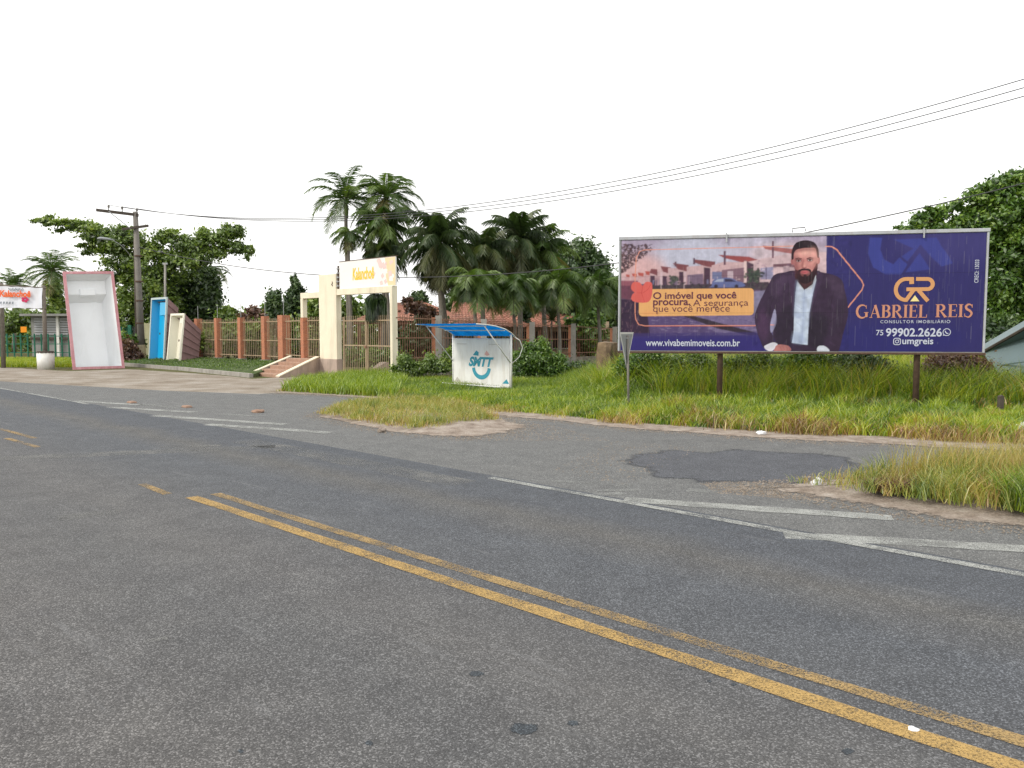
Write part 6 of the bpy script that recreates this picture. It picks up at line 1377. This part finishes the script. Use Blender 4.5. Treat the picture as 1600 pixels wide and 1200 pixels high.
# ---------------------------------------------------------------- far greenery closing the horizon
k_ = 60; fl = []
for i in range(k_):
    x = -420 + 2300 * i / (k_ - 1); Y_ = 82 + 10 * math.sin(i * 1.7); c_ = P(x, 540, Y_); fl.append((c_.x, Y_, 1.3 + .9 * math.sin(i * 2.3), 2.6, 2.0, 1.9 + .7 * math.sin(i * 1.1)))
fw = leaves('far_wood', fl, .33, 80000, M['leaf_mid'], None, 20, .24); tag(fw, 'far belt of low greenery behind the houses and fences', 'trees', None, 'stuff')
# ---------------------------------------------------------------- loose stones along the sandy edges
def pebbles(name, pts, r, mat, label, z):
    n = len(pts); k = np.array([[1, 0, 0], [0, 1, 0], [-1, 0, 0], [0, -1, 0], [0, 0, .8]], float)
    v = k[None] * (r[:, None, None] * (.6 + .8 * rng.random((n, 5, 1)))); a = rng.random(n) * 6.28; ca, sa = np.cos(a)[:, None], np.sin(a)[:, None]
    x = v[..., 0] * ca - v[..., 1] * sa; y = v[..., 0] * sa + v[..., 1] * ca; v = np.stack([x + pts[:, :1], y + pts[:, 1:2], v[..., 2] + z], -1)
    b = (np.arange(n) * 5)[:, None]; t = np.concatenate([b + np.array([[0, 1, 4]]), b + np.array([[1, 2, 4]]), b + np.array([[2, 3, 4]]), b + np.array([[3, 0, 4]])], 1).reshape(-1, 3)
    o = tri_mesh(name, v.reshape(-1, 3), t, {}, mat); return tag(o, label, 'gravel', None, 'stuff')
def edge_pts(poly, n, spread, closed=True):
    q = np.array([(p[0], p[1]) for p in poly]); q2 = np.roll(q, -1, 0) if closed else q[1:]; q1 = q if closed else q[:-1]; L_ = np.linalg.norm(q2 - q1, axis=1); i = rng.choice(len(L_), n, p=L_ / L_.sum()); f = rng.random(n)[:, None]
    return q1[i] * (1 - f) + q2[i] * f + rng.normal(size=(n, 2)) * spread
grit = mk_ground('grit', [(.3, (.16, .13, .10, 1)), (.5, (.27, .23, .19, 1)), (.7, (.38, .34, .30, 1))], 9, 90)
for pl_, n_, sp_, lb in ((isl_l, 5200, .17, 'loose grit around the left sandy island'), (isl_r, 9000, .15, 'loose grit around the right sandy island'), (jag(vf_out, .3, .1, False), 9000, .16, 'loose grit along the verge edge')):
    e_ = edge_pts(pl_, n_, sp_, lb != 'loose grit along the verge edge'); pebbles('grit', e_, .005 + .011 * rng.random(n_) ** 3, grit, lb, .013)
sp = np.concatenate([scatter([G(*p)[:2] for p in ((1090, 755), (1230, 752), (1290, 785), (1120, 772))], 1800), scatter([G(*p)[:2] for p in ((780, 655), (860, 665), (960, 690), (830, 690), (700, 690))], 1800), scatter([G(*p)[:2] for p in ((960, 690), (1100, 700), (980, 760), (860, 735))], 800)])
pebbles('grit', sp, .005 + .012 * rng.random(len(sp)) ** 3, grit, 'scattered grit on the side road between the islands', .009)
